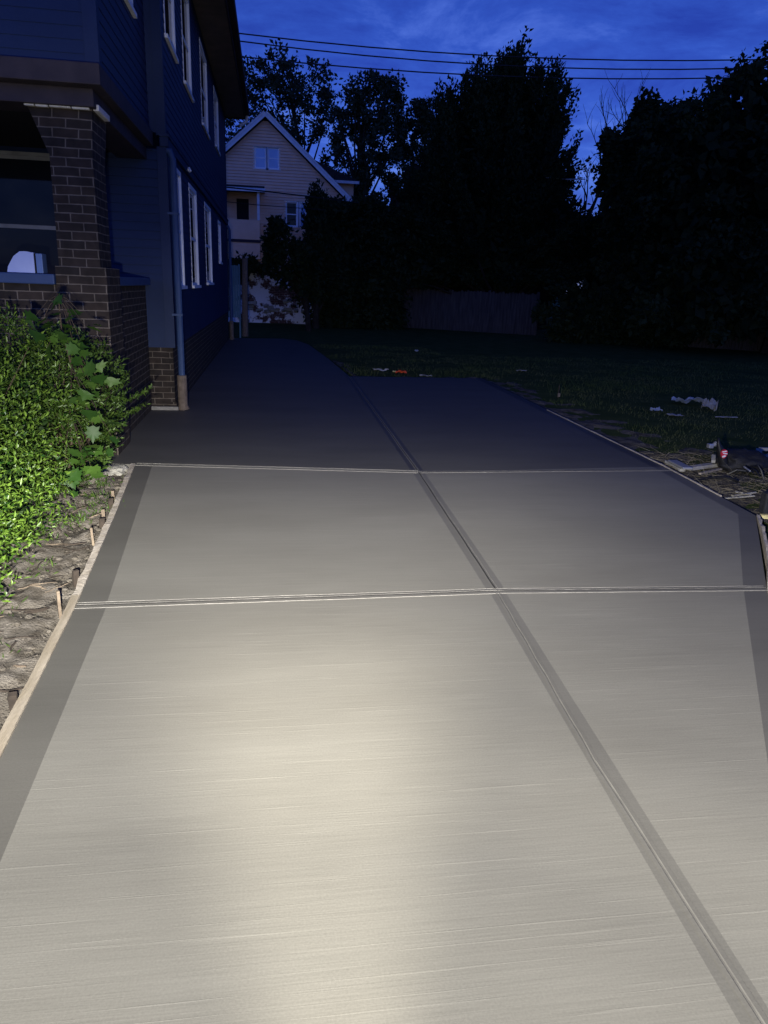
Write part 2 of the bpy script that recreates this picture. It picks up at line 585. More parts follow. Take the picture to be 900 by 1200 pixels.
class MB:
    def __init__(s):
        s.v, s.f, s.m = [], [], []

    def poly(s, pts, mi=0):
        i = len(s.v)
        s.v += [tuple(p) for p in pts]
        s.f.append(tuple(range(i, i + len(pts))))
        s.m.append(mi)

    def box(s, u0, u1, v0, v1, n0, n1, T=IDT, mi=0):
        i = len(s.v)
        for u, v, n in ((u0, v0, n0), (u1, v0, n0), (u1, v1, n0), (u0, v1, n0), (u0, v0, n1), (u1, v0, n1), (u1, v1, n1), (u0, v1, n1)):
            s.v.append(tuple(T(u, v, n)))
        for q in ((0, 3, 2, 1), (4, 5, 6, 7), (0, 1, 5, 4), (1, 2, 6, 5), (2, 3, 7, 6), (3, 0, 4, 7)):
            s.f.append(tuple(i + k for k in q))
            s.m.append(mi)

    def bar(s, a, b, w, h, mi=0, roll=0.0, upv=(0, 0, 1)):
        a, b = Vector(a), Vector(b)
        d = (b - a).normalized()
        u = d.cross(Vector(upv)).normalized()
        n = u.cross(d)
        if roll:
            c, q = math.cos(roll), math.sin(roll)
            u, n = u * c + n * q, n * c - u * q
        i = len(s.v)
        for p in (a, b):
            for x, y in ((-1, -1), (1, -1), (1, 1), (-1, 1)):
                s.v.append(tuple(p + u * (x * w / 2) + n * (y * h / 2)))
        for q in ((0, 1, 2, 3), (7, 6, 5, 4), (0, 4, 5, 1), (1, 5, 6, 2), (2, 6, 7, 3), (3, 7, 4, 0)):
            s.f.append(tuple(i + k for k in q))
            s.m.append(mi)

    def tube(s, pts, rad, sides=6, mi=0, cap=True):
        pts = [Vector(p) for p in pts]
        if not hasattr(rad, '__len__'):
            rad = [rad] * len(pts)
        rings = []
        prev = None
        for k, p in enumerate(pts):
            d = (pts[min(k + 1, len(pts) - 1)] - pts[max(k - 1, 0)])
            if d.length < 1e-9:
                d = Vector((0, 0, 1))
            d.normalize()
            if prev is None:
                r0 = Vector((1, 0, 0)) if abs(d.x) < 0.8 else Vector((0, 1, 0))
            else:
                r0 = prev
            u = (r0 - d * r0.dot(d)).normalized()
            prev = u
            w = d.cross(u)
            i = len(s.v)
            for j in range(sides):
                a = 2 * math.pi * j / sides
                s.v.append(tuple(p + (u * math.cos(a) + w * math.sin(a)) * rad[k]))
            rings.append(i)
        for a, b in zip(rings, rings[1:]):
            for j in range(sides):
                j2 = (j + 1) % sides
                s.f.append((a + j, a + j2, b + j2, b + j))
                s.m.append(mi)
        if cap:
            s.f.append(tuple(rings[0] + j for j in reversed(range(sides))))
            s.m.append(mi)
            s.f.append(tuple(rings[-1] + j for j in range(sides)))
            s.m.append(mi)

    def build(s, name, mats, parent=None, smooth=False, bevel=0.0, recalc=True):
        if not isinstance(mats, (list, tuple)):
            mats = [mats]
        o0 = OFF.get(parent, Vector((0, 0, 0)))
        me = bpy.data.meshes.new(name)
        me.from_pydata([tuple(Vector(p) - o0) for p in s.v], [], s.f)
        for k in mats:
            me.materials.append(k)
        me.polygons.foreach_set('material_index', s.m)
        if recalc or bevel:
            bm = bmesh.new()
            bm.from_mesh(me)
            bmesh.ops.recalc_face_normals(bm, faces=bm.faces)
            if bevel:
                bmesh.ops.bevel(bm, geom=[e for e in bm.edges if len(e.link_faces) == 2 and e.calc_face_angle(0) > 0.6], offset=bevel, segments=2, affect='EDGES', profile=0.6)
            bm.to_mesh(me)
            bm.free()
        if smooth:
            me.polygons.foreach_set('use_smooth', [True] * len(me.polygons))
        me.update()
        o = bpy.data.objects.new(name, me)
        link(o, parent)
        OFF[o] = o0
        return o


def leafmesh(name, P, D, U, ln, wd, material, parent=None, fold=0.25, shape='lance', tint=None, droop=0.0):
    """P base points, D direction, U rough up, ln / wd arrays. One folded blade per row."""
    n = len(P)
    D = D / np.linalg.norm(D, axis=1, keepdims=True)
    S = np.cross(D, U)
    S /= (np.linalg.norm(S, axis=1, keepdims=True) + 1e-9)
    Nn = np.cross(S, D)
    ln = ln[:, None]
    wd = wd[:, None]
    if shape == 'lance':
        prof = [(0, 0, 0), (0.42, 1, 1), (0.5, 0, -0.35), (0.42, -1, 1), (1, 0, -droop)]
        faces = np.array([[0, 2, 1], [0, 3, 2], [1, 2, 4], [2, 3, 4]])
    elif shape == 'diamond':
        prof = [(0, 0, 0), (0.45, 1, 0.6), (1, 0, -droop), (0.45, -1, 0.6)]
        faces = np.array([[0, 2, 1], [0, 3, 2]])
    elif shape == 'blade':
        prof = [(0, 0.5, 0), (0, -0.5, 0), (1, 0, -droop)]
        faces = np.array([[0, 1, 2]])
    elif shape == 'maple':
        prof = [(0, 0, 0), (0.10, .42, .1), (0.02, .75, .15), (0.30, .60, .1), (0.42, 1.0, .25), (0.55, .60, .1), (0.68, .62, .15), (0.70, .28, 0),
                (1, 0, -.5), (0.70, -.28, 0), (0.68, -.62, .15), (0.55, -.60, .1), (0.42, -1.0, .25), (0.30, -.60, .1), (0.02, -.75, .15), (0.10, -.42, .1), (0.4, 0, -0.2)]
        faces = np.array([[16, k, k + 1] for k in range(15)] + [[16, 15, 0]])
    k = len(prof)
    V = np.empty((n, k, 3))
    for j, (a, b, c) in enumerate(prof):
        V[:, j] = P + D * (ln * a) + S * (wd * 0.5 * b) + Nn * (wd * fold * c)
    F = (faces[None] + (np.arange(n) * k)[:, None, None]).reshape(-1, 3)
    V = V.reshape(-1, 3) - np.array(OFF.get(parent, Vector((0, 0, 0))))
    me = bpy.data.meshes.new(name)
    me.vertices.add(len(V))
    me.vertices.foreach_set('co', V.ravel().astype(np.float32))
    me.loops.add(F.size)
    me.loops.foreach_set('vertex_index', F.ravel().astype(np.int32))
    me.polygons.add(len(F))
    me.polygons.foreach_set('loop_start', np.arange(0, F.size, 3, dtype=np.int32))
    me.polygons.foreach_set('loop_total', np.full(len(F), 3, dtype=np.int32))
    me.update(calc_edges=True)
    if tint is None:
        tint = RNG.random(n)
    at_ = me.attributes.new('tint', 'FLOAT', 'POINT')
    at_.data.foreach_set('value', np.repeat(tint, k).astype(np.float32))
    me.materials.append(material)
    me.validate()
    o = bpy.data.objects.new(name, me)
    link(o, parent)
    OFF[o] = OFF.get(parent, Vector((0, 0, 0)))
    return o


def unit(n):
    v = RNG.normal(size=(n, 3))
    return v / np.linalg.norm(v, axis=1, keepdims=True)


def clip(poly, p, n):
    """keep the side of the 2D polygon where (q-p).n >= 0"""
    out = []
    for i in range(len(poly)):
        a, b = poly[i], poly[(i + 1) % len(poly)]
        da = (a[0] - p[0]) * n[0] + (a[1] - p[1]) * n[1]
        db = (b[0] - p[0]) * n[0] + (b[1] - p[1]) * n[1]
        if da >= 0:
            out.append(a)
        if (da >= 0) != (db >= 0):
            t = da / (da - db)
            out.append((a[0] + (b[0] - a[0]) * t, a[1] + (b[1] - a[1]) * t))
    return out


# ================================================================== SETTING: ground
g = MB()
gz = -0.07
g.poly([(-400, -200, gz), (400, -200, gz), (400, 600, gz), (-400, 600, gz)])
tag(g.build('lawn', MT['grass_ground']), kind='structure')

# ---- driveway bays
LEFT = [(-0.86, -3.0), (-0.90, 0.5), (-0.955, 2.2), (-1.02, 3.73), (-1.13, 5.3), (-1.25, 6.90)]
C0, C1, C2, C3, C4 = (1.06, -3.0), (1.16, 1.6), (1.27, 3.79), (1.35, 6.62), (1.45, 14.1)
RA, RB, RC, RD, RE = (1.30, 1.0), (2.93, 3.73), (3.84, 5.18), (3.95, 6.85), (4.08, 14.2)
J2L = (-1.25, 6.90)
bays = [
    # polygon, border edges (index of start vertex -> width), dark?
    (LEFT[:4] + [C2, C1, C0], {'left': (LEFT[1], LEFT[3], 0.155), 'mid': (C1, C2, 0.046)}, False),
    (LEFT[3:] + [C3, C2], {'left': (LEFT[3], LEFT[5], 0.15), 'mid': (C2, C3, 0.055)}, False),
    ([C0, C1, C2, RB, RA], {'mid': (C2, C1, 0.046), 'right': (RB, RA, 0.13)}, False),
    ([C2, C3, RD, RC, RB], {'mid': (C3, C2, 0.055), 'r1': (RC, RB, 0.13), 'r2': (RD, RC, 0.13)}, False),
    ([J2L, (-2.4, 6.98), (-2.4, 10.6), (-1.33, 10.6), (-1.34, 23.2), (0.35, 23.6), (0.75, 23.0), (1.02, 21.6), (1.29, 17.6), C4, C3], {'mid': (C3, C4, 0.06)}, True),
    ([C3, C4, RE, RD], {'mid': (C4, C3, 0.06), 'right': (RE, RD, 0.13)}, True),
]
dw = MB()
GAP = 0.0045


def extr(mb, poly, mi, inset=True):
    mb.poly([(x, y, 0) for x, y in poly], mi)


for poly, borders, wet in bays:
    rest = poly
    for k, (a, b, w) in borders.items():
        d = Vector((b[0] - a[0], b[1] - a[1])).normalized()
        n = Vector((-d.y, d.x))
        cx = sum(p[0] for p in poly) / len(poly)
        cy = sum(p[1] for p in poly) / len(poly)
        if (cx - a[0]) * n.x + (cy - a[1]) * n.y < 0:
            n = -n
        p = (a[0] + n.x * w, a[1] + n.y * w)
        strip = clip(rest, p, (-n.x, -n.y))
        rest = clip(rest, p, (n.x, n.y))
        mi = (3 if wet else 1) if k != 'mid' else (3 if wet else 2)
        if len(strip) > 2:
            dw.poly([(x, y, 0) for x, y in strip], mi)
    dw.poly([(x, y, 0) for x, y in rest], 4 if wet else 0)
# slab skirts
outer = LEFT + [(-2.4, 6.98), (-2.4, 10.6), (-1.33, 10.6), (-1.34, 23.2), (0.35, 23.6), (0.75, 23.0), (1.02, 21.6), (1.29, 17.6), C4, RE, RD, RC, RB, RA, C0]
for i in range(len(outer)):
    a, b = outer[i], outer[(i + 1) % len(outer)]
    dw.poly([(a[0], a[1], 0), (b[0], b[1], 0), (b[0], b[1], -0.15), (a[0], a[1], -0.15)], 1)
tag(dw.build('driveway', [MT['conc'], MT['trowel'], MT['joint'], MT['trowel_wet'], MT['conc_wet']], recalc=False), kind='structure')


def joint(a, b, wavy=0.002, band=0.03, steps=40, ridges=(-1, 1), rr=0.0035, gap=0.006, gm=2):
    """a tooled control joint: V groove between two smooth bands with raised cement ridges on the outer sides"""
    a, b = Vector((*a, 0)), Vector((*b, 0))
    d = (b - a)
    n = Vector((-d.y, d.x, 0)).normalized()
    mb = MB()
    cols = [(-band, 0.0008), (-gap, 0.0012), (0, -0.014), (gap, 0.0012), (band, 0.0008)]
    # thin raised band (2 mm above slab) with groove in middle
    rows = []
    for i in range(steps + 1):
        t = i / steps
        w = wavy * mnoise.noise(Vector((t * 9, a.x, a.y)))
        c = a + d * t + n * w
        rows.append(c)
    for s_ in ridges:
        pts = [c + n * (s_ * band + 0.0012 * mnoise.noise(Vector((i * 0.7, s_, a.y)))) + Vector((0, 0, 0.0012)) for i, c in enumerate(rows)]
        mb.tube(pts, [rr * (0.65 + 0.55 * abs(mnoise.noise(Vector((i * 0.55, 3 + s_, a.x))))) for i in range(len(pts))], 6, 0)
    # band sheets and groove walls
    prof = [(-band, 0.0015, 1), (-gap, 0.0022, gm), (-gap * 0.4, 0.0003, gm), (gap * 0.4, 0.0003, gm), (gap, 0.0022, 1), (band, 0.0015, 1)]
    for c0, c1 in zip(rows, rows[1:]):
        for (o0, z0, m0), (o1, z1, _) in zip(prof, prof[1:]):
            mb.poly([c0 + n * o0 + Vector((0, 0, z0)), c1 + n * o0 + Vector((0, 0, z0)), c1 + n * o1 + Vector((0, 0, z1)), c0 + n * o1 + Vector((0, 0, z1))], m0)
    return mb


MT['groove'] = mat('joint_groove', (0.022, 0.021, 0.020), 0.9)
MT['paste'] = mat('joint_cement_paste', (0.112, 0.106, 0.096), 0.7, (0.150, 0.143, 0.128), 14)
P_ = [MT['paste'], MT['joint'], MT['groove']]
J = [MT['ridge'], MT['joint'], MT['groove']]
for (a, b, kw) in [
    ((-1.02, 3.73), C2, dict(band=0.036, ridges=(-1, 0.22, 1), rr=0.0032)), (C2, (2.93, 3.735), dict(band=0.034, ridges=(-1, 0.22, 1), rr=0.0028)),
    (J2L, C3, dict(band=0.042, ridges=(-1, 0.22, 1), rr=0.0030)), (C3, (3.94, 6.72), dict(band=0.040, ridges=(-1, 0.22), rr=0.0022)),
    (C0, (1.17, 2.2), dict(band=0.020, ridges=(), wavy=0.006, gap=0.006, gm=0, mats=P_)), ((1.17, 2.2), C2, dict(band=0.018, rr=0.0010, ridges=(0.35,), wavy=0.004, gap=0.005, gm=0, mats=P_)),
    (C2, C3, dict(band=0.016, rr=0.002, ridges=(-1,), wavy=0.004, gap=0.005)), (C3, C4, dict(band=0.016, rr=0.001, ridges=(-1,), wavy=0.006, gap=0.005)),
]:
    mm_ = kw.pop('mats', J)
    tag(joint(a, b, **kw).build('driveway_joint', mm_, recalc=False), kind='structure')

# ---- soil strip between hedge and driveway
so = MB()
nx, ny = 90, 190
X0 = -5.0
rows = []
for j in range(ny + 1):
    y = -1.0 + 8.3 * j / ny
    xe = np.interp(y, [p[1] for p in LEFT], [p[0] for p in LEFT]) - 0.03
    row = []
    for i in range(nx + 1):
        t = (i / nx) ** 0.6
        x = X0 + (xe - X0) * t
        p = Vector((x, y, 0))
        z = -0.028 + 0.025 * mnoise.noise(p * 2.2) + 0.024 * mnoise.noise(p * 6.3) + 0.016 * mnoise.noise(p * 17) + 0.008 * mnoise.noise(p * 41) - 0.030 * max(0, 1 - abs(mnoise.noise(p * 5.1 + Vector((3, 1, 0)))) * 9)
        z += 0.06 * max(0, min(1, (xe - x - 0.15) / 0.7))
        if xe - x < 0.12:
            z -= 0.03 * (1 - (xe - x) / 0.12)
        row.append((x, y, max(z, -0.066)))
    rows.append(row)
for j in range(ny):
    for i in range(nx):
        so.poly([rows[j][i], rows[j][i + 1], rows[j + 1][i + 1], rows[j + 1][i]])
me_so = so.build('soil', MT['soil'], recalc=False)
bm = bmesh.new()
bm.from_mesh(me_so.data)
bmesh.ops.remove_doubles(bm, verts=bm.verts, dist=1e-5)
bm.to_mesh(me_so.data)
bm.free()
me_so.data.polygons.foreach_set('use_smooth', [True] * len(me_so.data.polygons))
tag(me_so, kind='structure')

# rough bare soil along the right edge
rs = MB()
path = [(1.0, -2.5), (1.36, 0.95), (3.0, 3.6), (3.92, 5.1), (4.05, 6.9), (4.10, 9.8), (4.2, 14.2), (4.0, 14.5), (1.6, 14.4), (1.4, 17.6)]
outp = [(2.3, -2.5), (2.7, 0.7), (3.9, 3.0), (5.3, 4.6), (5.6, 6.9), (5.1, 9.9), (4.9, 14.2), (4.3, 15.1), (1.7, 15.0), (1.9, 17.8)]
NS = 210
for k in range(NS):
    def pt(t, w):
        f = t * (len(path) - 1)
        i = min(int(f), len(path) - 2)
        q = f - i
        a = Vector(path[i]).lerp(Vector(path[i + 1]), q)
        b = Vector(outp[i]).lerp(Vector(outp[i + 1]), q)
        c = a.lerp(b, w)
        p = Vector((c.x, c.y, 0))
        return (c.x, c.y, -0.055 - 0.035 * w + 0.045 * mnoise.noise(p * 3.1) * (0.3 + w * (1 - w) * 3) + 0.02 * mnoise.noise(p * 11))
    t0, t1 = k / NS, (k + 1) / NS
    for j in range(14):
        rs.poly([pt(t0, j / 14), pt(t0, (j + 1) / 14), pt(t1, (j + 1) / 14), pt(t1, j / 14)])
MT['soil_dark'] = mat('dark_damp_soil', (0.055, 0.048, 0.038), 0.95, (0.16, 0.14, 0.11), 8, 0.9, 40, 0.15)
tag(rs.build('soil', MT['soil_dark'], recalc=False, smooth=True), kind='structure')

# ---- grass
n = 110000
yy = -1.5 + 21.5 * RNG.random(n) ** 1.25
xx = 1.2 + RNG.random(n) * (4.6 + np.maximum(yy, 0) * 0.52)
keep = xx > np.interp(yy, [-3, 1.0, 3.0, 3.7, 5.2, 7, 14.2, 14.3, 18, 23], [1.4, 1.7, 3.1, 3.6, 4.4, 4.5, 4.45, 4.4, 4.3, 4.3])
x2 = 1.2 + 3.4 * RNG.random(9000)
y2 = 14.6 + 8 * RNG.random(9000)
xx = np.concatenate([xx[keep], x2])
yy = np.concatenate([yy[keep], y2])
dens = np.array([mnoise.noise(Vector((a * 0.9, b * 0.9, 0))) + 0.35 * mnoise.noise(Vector((a * 3.3, b * 3.3, 5))) for a, b in zip(xx, yy)])
edge = xx - np.interp(yy, [-3, 1.0, 3.0, 3.7, 5.2, 7, 14.2, 14.3, 18, 23], [1.4, 1.7, 3.1, 3.6, 4.4, 4.5, 4.45, 1.4, 1.4, 1.0])
k = (dens * 1.5 + np.clip(edge, 0, 1.3) * 0.55 - 0.42) > RNG.normal(size=len(xx)) * 0.22
xx, yy = xx[k], yy[k]
n = len(xx)
D = np.stack([RNG.normal(size=n) * 0.5, RNG.normal(size=n) * 0.5, np.ones(n)], 1)
P = np.stack([xx, yy, np.full(n, gz - 0.01)], 1)
patch = np.array([0.5 + 0.9 * mnoise.noise(Vector((a * 0.55, b * 0.55, 9))) + 0.4 * mnoise.noise(Vector((a * 2.1, b * 2.1, 4))) for a, b in zip(xx, yy)])
worn = np.clip(0.45 + patch * 0.9, 0.25, 1.3)
gr = leafmesh('grass', P, D, unit(n), (0.035 + 0.07 * RNG.random(n)) * worn, 0.006 + 0.008 * RNG.random(n), MT['blade'], shape='blade', droop=0.3, tint=np.clip(1 - patch + 0.25 * RNG.normal(size=n), 0, 1))
tag(gr, 'short dim lawn grass to the right of the new concrete', 'grass', kind='stuff')
n = 2600
xx = 4.0 + 1.7 * RNG.random(n)
yy = 4.5 + 3.2 * RNG.random(n)
P = np.stack([xx, yy, gz + 0.02 + 0.04 * RNG.random(n)], 1)
D = np.stack([RNG.normal(size=n), RNG.normal(size=n), RNG.normal(size=n) * 0.18], 1)
MT['straw'] = leafmat('dry_straw', (0.10, 0.085, 0.055), (0.30, 0.26, 0.18), 0.8, 0.1, 0.2)
sw = leafmesh('straw', P, D, unit(n), 0.08 + 0.16 * RNG.random(n), 0.006 + 0.006 * RNG.random(n), MT['straw'], shape='blade')
tag(sw, 'dry straw and cut grass strewn over the dirt at the right corner', 'straw', kind='stuff')
# sprouts in the soil strip
tuft = [(-1.42, 4.35, 60), (-1.40, 5.3, 120), (-1.40, 5.85, 150), (-1.55, 4.9, 80), (-1.35, 3.25, 70), (-1.45, 6.3, 90), (-1.5, 2.9, 50), (-1.42, 3.75, 40), (-1.3, 5.6, 80)]
PP = []
for x, y, c in tuft:
    PP.append(np.stack([x + RNG.normal(size=c) * 0.07, y + RNG.normal(size=c) * 0.10, np.full(c, -0.03)], 1))
PP = np.concatenate(PP)
n = len(PP)
D = np.stack([RNG.normal(size=n) * 0.8, RNG.normal(size=n) * 0.8, np.ones(n)], 1)
wg = leafmesh('weeds', PP, D, unit(n), 0.02 + 0.045 * RNG.random(n), 0.005 + 0.007 * RNG.random(n), MT['shrub'], shape='lance', droop=0.3)
tag(wg, 'small green weeds sprouting in the dirt beside the left form board', 'weeds', kind='stuff')


# ================================================================== BLUE HOUSE
def lap(mb, T, u0, u1, v0, v1, openings=(), step=0.10, proud=0.007, mi=0):
    v = v0
    while v < v1 - 1e-6:
        vt = min(v + step, v1)
        cuts = sorted({v, vt, *[q for o in openings for q in o[2:] if v < q < vt]})
        for a, b in zip(cuts, cuts[1:]):
            mid = (a + b) / 2
            segs = [(u0, u1)]
            for (p, q, r, s_) in openings:
                if r < mid < s_:
                    ns = []
                    for (x, y) in segs:
                        if p > x:
                            ns.append((x, min(y, p)))
                        if q < y:
                            ns.append((max(x, q), y))
                    segs = [z for z in ns if z[1] - z[0] > 1e-4]
            na = proud * (1 - (a - v) / step)
            nb = proud * (1 - (b - v) / step)
            for (x, y) in segs:
                mb.poly([T(x, a, na), T(y, a, na), T(y, b, nb), T(x, b, nb)], mi)
                if a == v:
                    mb.poly([T(x, a, na), T(y, a, na), T(y, a, 0), T(x, a, 0)], mi)
        v = vt


def window(T, u0, u1, v0, v1, root, depth=0.042, cas=0.045, proud=0.012, wm='white', gm='glass', rail=True, mull=(), sill=True, name='window'):
    w = MB()
    w.box(u0 - cas, u0, v0 - 0.02, v1 + cas, -0.005, proud, T)
    w.box(u1, u1 + cas, v0 - 0.02, v1 + cas, -0.005, proud, T)
    w.box(u0, u1, v1, v1 + cas, -0.005, proud, T)
    t = 0.018
    w.box(u0, u0 + t, v0, v1, -depth, proud - 0.003, T)
    w.box(u1 - t, u1, v0, v1, -depth, proud - 0.003, T)
    w.box(u0 + t, u1 - t, v1 - t, v1, -depth, proud - 0.003, T)
    wo_ = w.build(name, MT[wm], root)
    s = MB()
    f = 0.04
    a0, a1, b0, b1 = u0 + t, u1 - t, v0, v1 - t
    s.box(a0, a0 + f, b0, b1, -depth + 0.008, -depth + 0.024, T)
    s.box(a1 - f, a1, b0, b1, -depth + 0.008, -depth + 0.024, T)
    s.box(a0 + f, a1 - f, b1 - f, b1, -depth + 0.008, -depth + 0.024, T)
    s.box(a0 + f, a1 - f, b0, b0 + f, -depth + 0.008, -depth + 0.024, T)
    if rail:
        vm = (b0 + b1) / 2
        s.box(a0 + f, a1 - f, vm - 0.022, vm + 0.022, -depth + 0.010, -depth + 0.028, T)
    for q in mull:
        s.box(q - 0.035, q + 0.035, b0 + f, b1 - f, -depth + 0.008, -depth + 0.055, T)
    s.build('sash', MT[wm], wo_)
    gp = MB()
    gp.box(a0 + f * .5, a1 - f * .5, b0 + f * .5, b1 - f * .5, -depth + 0.013, -depth + 0.018, T)
    gp.build('pane', MT[gm], wo_)
    if sill:
        l = MB()
        l.box(u0 - cas - 0.02, u1 + cas + 0.02, v0 - 0.045, v0 - 0.001, -depth, proud + 0.03, T)
        l.build('sill', MT[wm], wo_)
    return wo_


HX, PX, HY, PY = -1.25, -1.42, 10.0, 7.25
HB = 22.9
root = thing('house', 'dark blue lap-sided two-storey house with brick porch pillar on the left', 'house', (-4, 14, 0))
TS, TP, TF, TB = xt(HX), xt(PX), yt(PY), yt(HY)
w1 = [(10.55, 11.5, 1.56, 3.02), (12.65, 13.75, 1.56, 3.02), (15.45, 16.85, 1.60, 3.02), (19.2, 20.0, 2.08, 2.98)]
w2 = [(10.5, 11.5, 4.46, 5.75), (12.5, 13.6, 4.42, 5.75), (15.5, 16.9, 4.42, 5.75), (18.9, 20.2, 4.6, 5.75)]
wp = [(8.25, 9.2, 4.30, 5.6)]
sd = MB()
lap(sd, TS, HY + 0.09, HB, 0.80, 3.15, w1)
lap(sd, TS, HY + 0.09, HB, 3.27, 6.02, w2)
lap(sd, TP, PY + 0.09, HY, 3.30, 6.02, wp)
lap(sd, TF, -9, PX - 0.0, 3.30, 6.02)
porchwin = (-3.6, -2.5, 1.40, 2.98)
lap(sd, TB, -9, HX - 0.09, 0.80, 3.12, [porchwin], proud=0.018)
sd.box(PX, HX - 0.09, 3.3, 6.02, 0.0, 0.01, TB)
# back wall
sd.box(-9, HX, HB, HB + 0.05, 0.8, 6.02)
sd.build('siding', MT['blue'], root, recalc=False)
for q in [(HX - 0.09, HX + 0.022, HY - 0.022, HY + 0.09, 0.80, 3.15), (HX - 0.09, HX + 0.022, HY - 0.022, HY + 0.09, 3.27, 6.02),
          (PX - 0.09, PX + 0.022, PY - 0.022, PY + 0.09, 3.3, 6.02), (HX - 0.06, HX + 0.022, HB - 0.09, HB + 0.06, 0.8, 6.02)]:
    cb = MB()
    cb.box(*q)
    cb.build('corner_board', MT['blue'], root)
bl = MB()
bl.box(HX - 0.05, HX + 0.045, HY - 0.045, HB, 3.15, 3.27)
bl.box(HX - 0.05, HX + 0.06, HY - 0.06, HB, 3.255, 3.285)
bl.build('belt_course', MT['blue'], root)
for (a, b, c, d) in w1:
    window(TS, a, b, c, d, root)
for (a, b, c, d) in w2:
    window(TS, a, b, c, d, root)
for (a, b, c, d) in wp:
    window(TP, a, b, c, d, root)
window(TB, *porchwin, root, wm='porchtrim', gm='glass')
fd = MB()
fd.box(-9, HX - 0.012, HY + 0.008, HB - 0.01, -0.4, 0.80)
fd.box(HX - 0.08, HX + 0.006, HY - 0.015, HY + 0.25, 0.0, 0.10)
fd.build('foundation', MT['brick'], root)
ft = MB()
ft.box(-1.60, HX + 0.03, HY - 0.05, HY + 0.0, -0.02, 0.045)
ft.build('footing', MT['ridge'], root, bevel=0.01)
# porch: deck, rails, caps, pillar, beam
pd = MB()
pd.box(-9, -1.62, 7.56, HY - 0.02, 0.50, 0.62)
pd.build('porch_deck', MT['brown_trim'], root)
pr = MB()
pr.box(-9, -1.91, 7.30, 7.55, -0.3, 1.56)
pr.box(-1.80, -1.56, 7.95, HY + 0.0, -0.3, 1.56)
pr.build('porch_rail', MT['brick'], root)
pc = MB()
pc.box(-9, -1.91, 7.24, 7.61, 1.56, 1.65)
pc.box(-1.86, -1.49, 7.98, HY - 0.03, 1.56, 1.65)
pc.build('rail_cap', MT['blue_trim'], root, bevel=0.012)
pp = MB()
pp.box(-1.905, -1.47, 7.28, 7.90, -0.3, 1.72)
pp.box(-1.885, -1.53, 7.34, 7.84, 1.72, 2.66)
base_ = [(-1.887, 7.338), (-1.528, 7.338), (-1.528, 7.842), (-1.887, 7.842)]
topp = [(-2.02, 7.30), (-1.50, 7.30), (-1.50, 7.88), (-2.02, 7.88)]
for i in range(4):
    j = (i + 1) % 4
    pp.poly([(*base_[i], 2.64), (*base_[j], 2.64), (*topp[j], 3.0), (*topp[i], 3.0)])
pl = pp.build('pillar', MT['brick'], root)
ch = MB()
for (a, b, c) in [(-2.03, -1.95, 0.05), (-1.94, -1.84, 0.06), (-1.83, -1.66, 0.045), (-1.65, -1.51, 0.06)]:
    ch.box(a, b, 7.24, 7.28, 3.0 - c * .25, 3.0 + c)
ch.box(-1.49, -1.44, 7.30, 7.75, 2.99, 3.04)
ch.build('loose_plaster', MT['caulk'], pl, bevel=0.008)
bm_ = MB()
bm_.box(-9, -1.46, 7.20, 7.62, 3.00, 3.14)
bm_.box(-1.80, -1.46, 7.62, HY - 0.02, 3.00, 3.14)
bm_.box(-9, -1.37, 7.06, 7.50, 3.14, 3.30)
bm_.box(-1.70, -1.37, 7.50, HY - 0.05, 3.14, 3.30)
bm_.build('porch_beam', MT['brown_trim'], root, bevel=0.01)
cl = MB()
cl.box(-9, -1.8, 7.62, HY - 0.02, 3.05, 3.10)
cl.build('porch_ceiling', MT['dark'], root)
# eaves
ev = MB()
ev.box(-9.6, -0.72, 6.6, HB + 0.45, 6.02, 6.07)
ev.build('soffit', MT['soffit'], root)
fs = MB()
fs.box(-0.72, -0.69, 6.57, HB + 0.48, 5.98, 6.2)
fs.box(-9.6, -0.72, 6.57, 6.60, 5.98, 6.2)
fs.box(-9.6, -0.72, HB + 0.45, HB + 0.48, 5.98, 6.2)
fs.build('fascia', MT['brown_trim'], root)
gt = MB()
gt.box(-0.69, -0.57, 6.5, HB + 0.5, 6.06, 6.19)
gt.build('gutter', MT['brown_trim'], root, bevel=0.03)
ge = MB()
ge.tube([(-0.63, HB + 0.35, 6.06), (-0.66, HB + 0.36, 5.92), (-0.85, HB + 0.3, 5.78)], 0.045, 8)
ge.build('gutter_elbow', MT['dimwhite'], root)
rf = MB()
x0, x1, y0, y1, zz = -9.7, -0.60, 6.48, HB + 0.52, 6.2
rx, zt = (x0 + x1) / 2, 9.0
rf.poly([(x1, y0, zz), (x1, y1, zz), (rx, y1 - 4, zt), (rx, y0 + 4, zt)])
rf.poly([(x0, y1, zz), (x0, y0, zz), (rx, y0 + 4, zt), (rx, y1 - 4, zt)])
rf.poly([(x0, y0, zz), (x1, y0, zz), (rx, y0 + 4, zt)])
rf.poly([(x1, y1, zz), (x0, y1, zz), (rx, y1 - 4, zt)])
rf.poly([(x0, y0, zz), (x0, y1, zz), (x1, y1, zz), (x1, y0, zz)])
rf.build('roof', MT['roof'], root)
for (y, za, zb, bt) in [(10.02, 0.42, 3.14, True), (HB - 0.2, 0.5, 3.14, False)]:
    dp = MB()
    xs = HX + 0.085
    dp.tube([(HX - 0.02, y, 3.12), (HX + 0.05, y, 3.11), (xs, y, 3.02), (xs, y, za)], 0.042, 10)
    dpo = dp.build('downspout', MT['blue_trim'], root, smooth=False)
    b2 = MB()
    b2.tube([(xs, y, za + 0.03), (xs, y, za - 0.02), (xs, y, 0.06), (xs + 0.01, y, 0.0)], [0.062, 0.062, 0.060, 0.075], 12)
    b2.build('boot', MT['rust'], dpo)
    for zq in (1.2, 2.4):
        st = MB()
        st.box(HX + 0.0, xs + 0.046, y - 0.05, y + 0.05, zq, zq + 0.025)
        st.build('strap', MT['blue_trim'], dpo)
lf = MB()
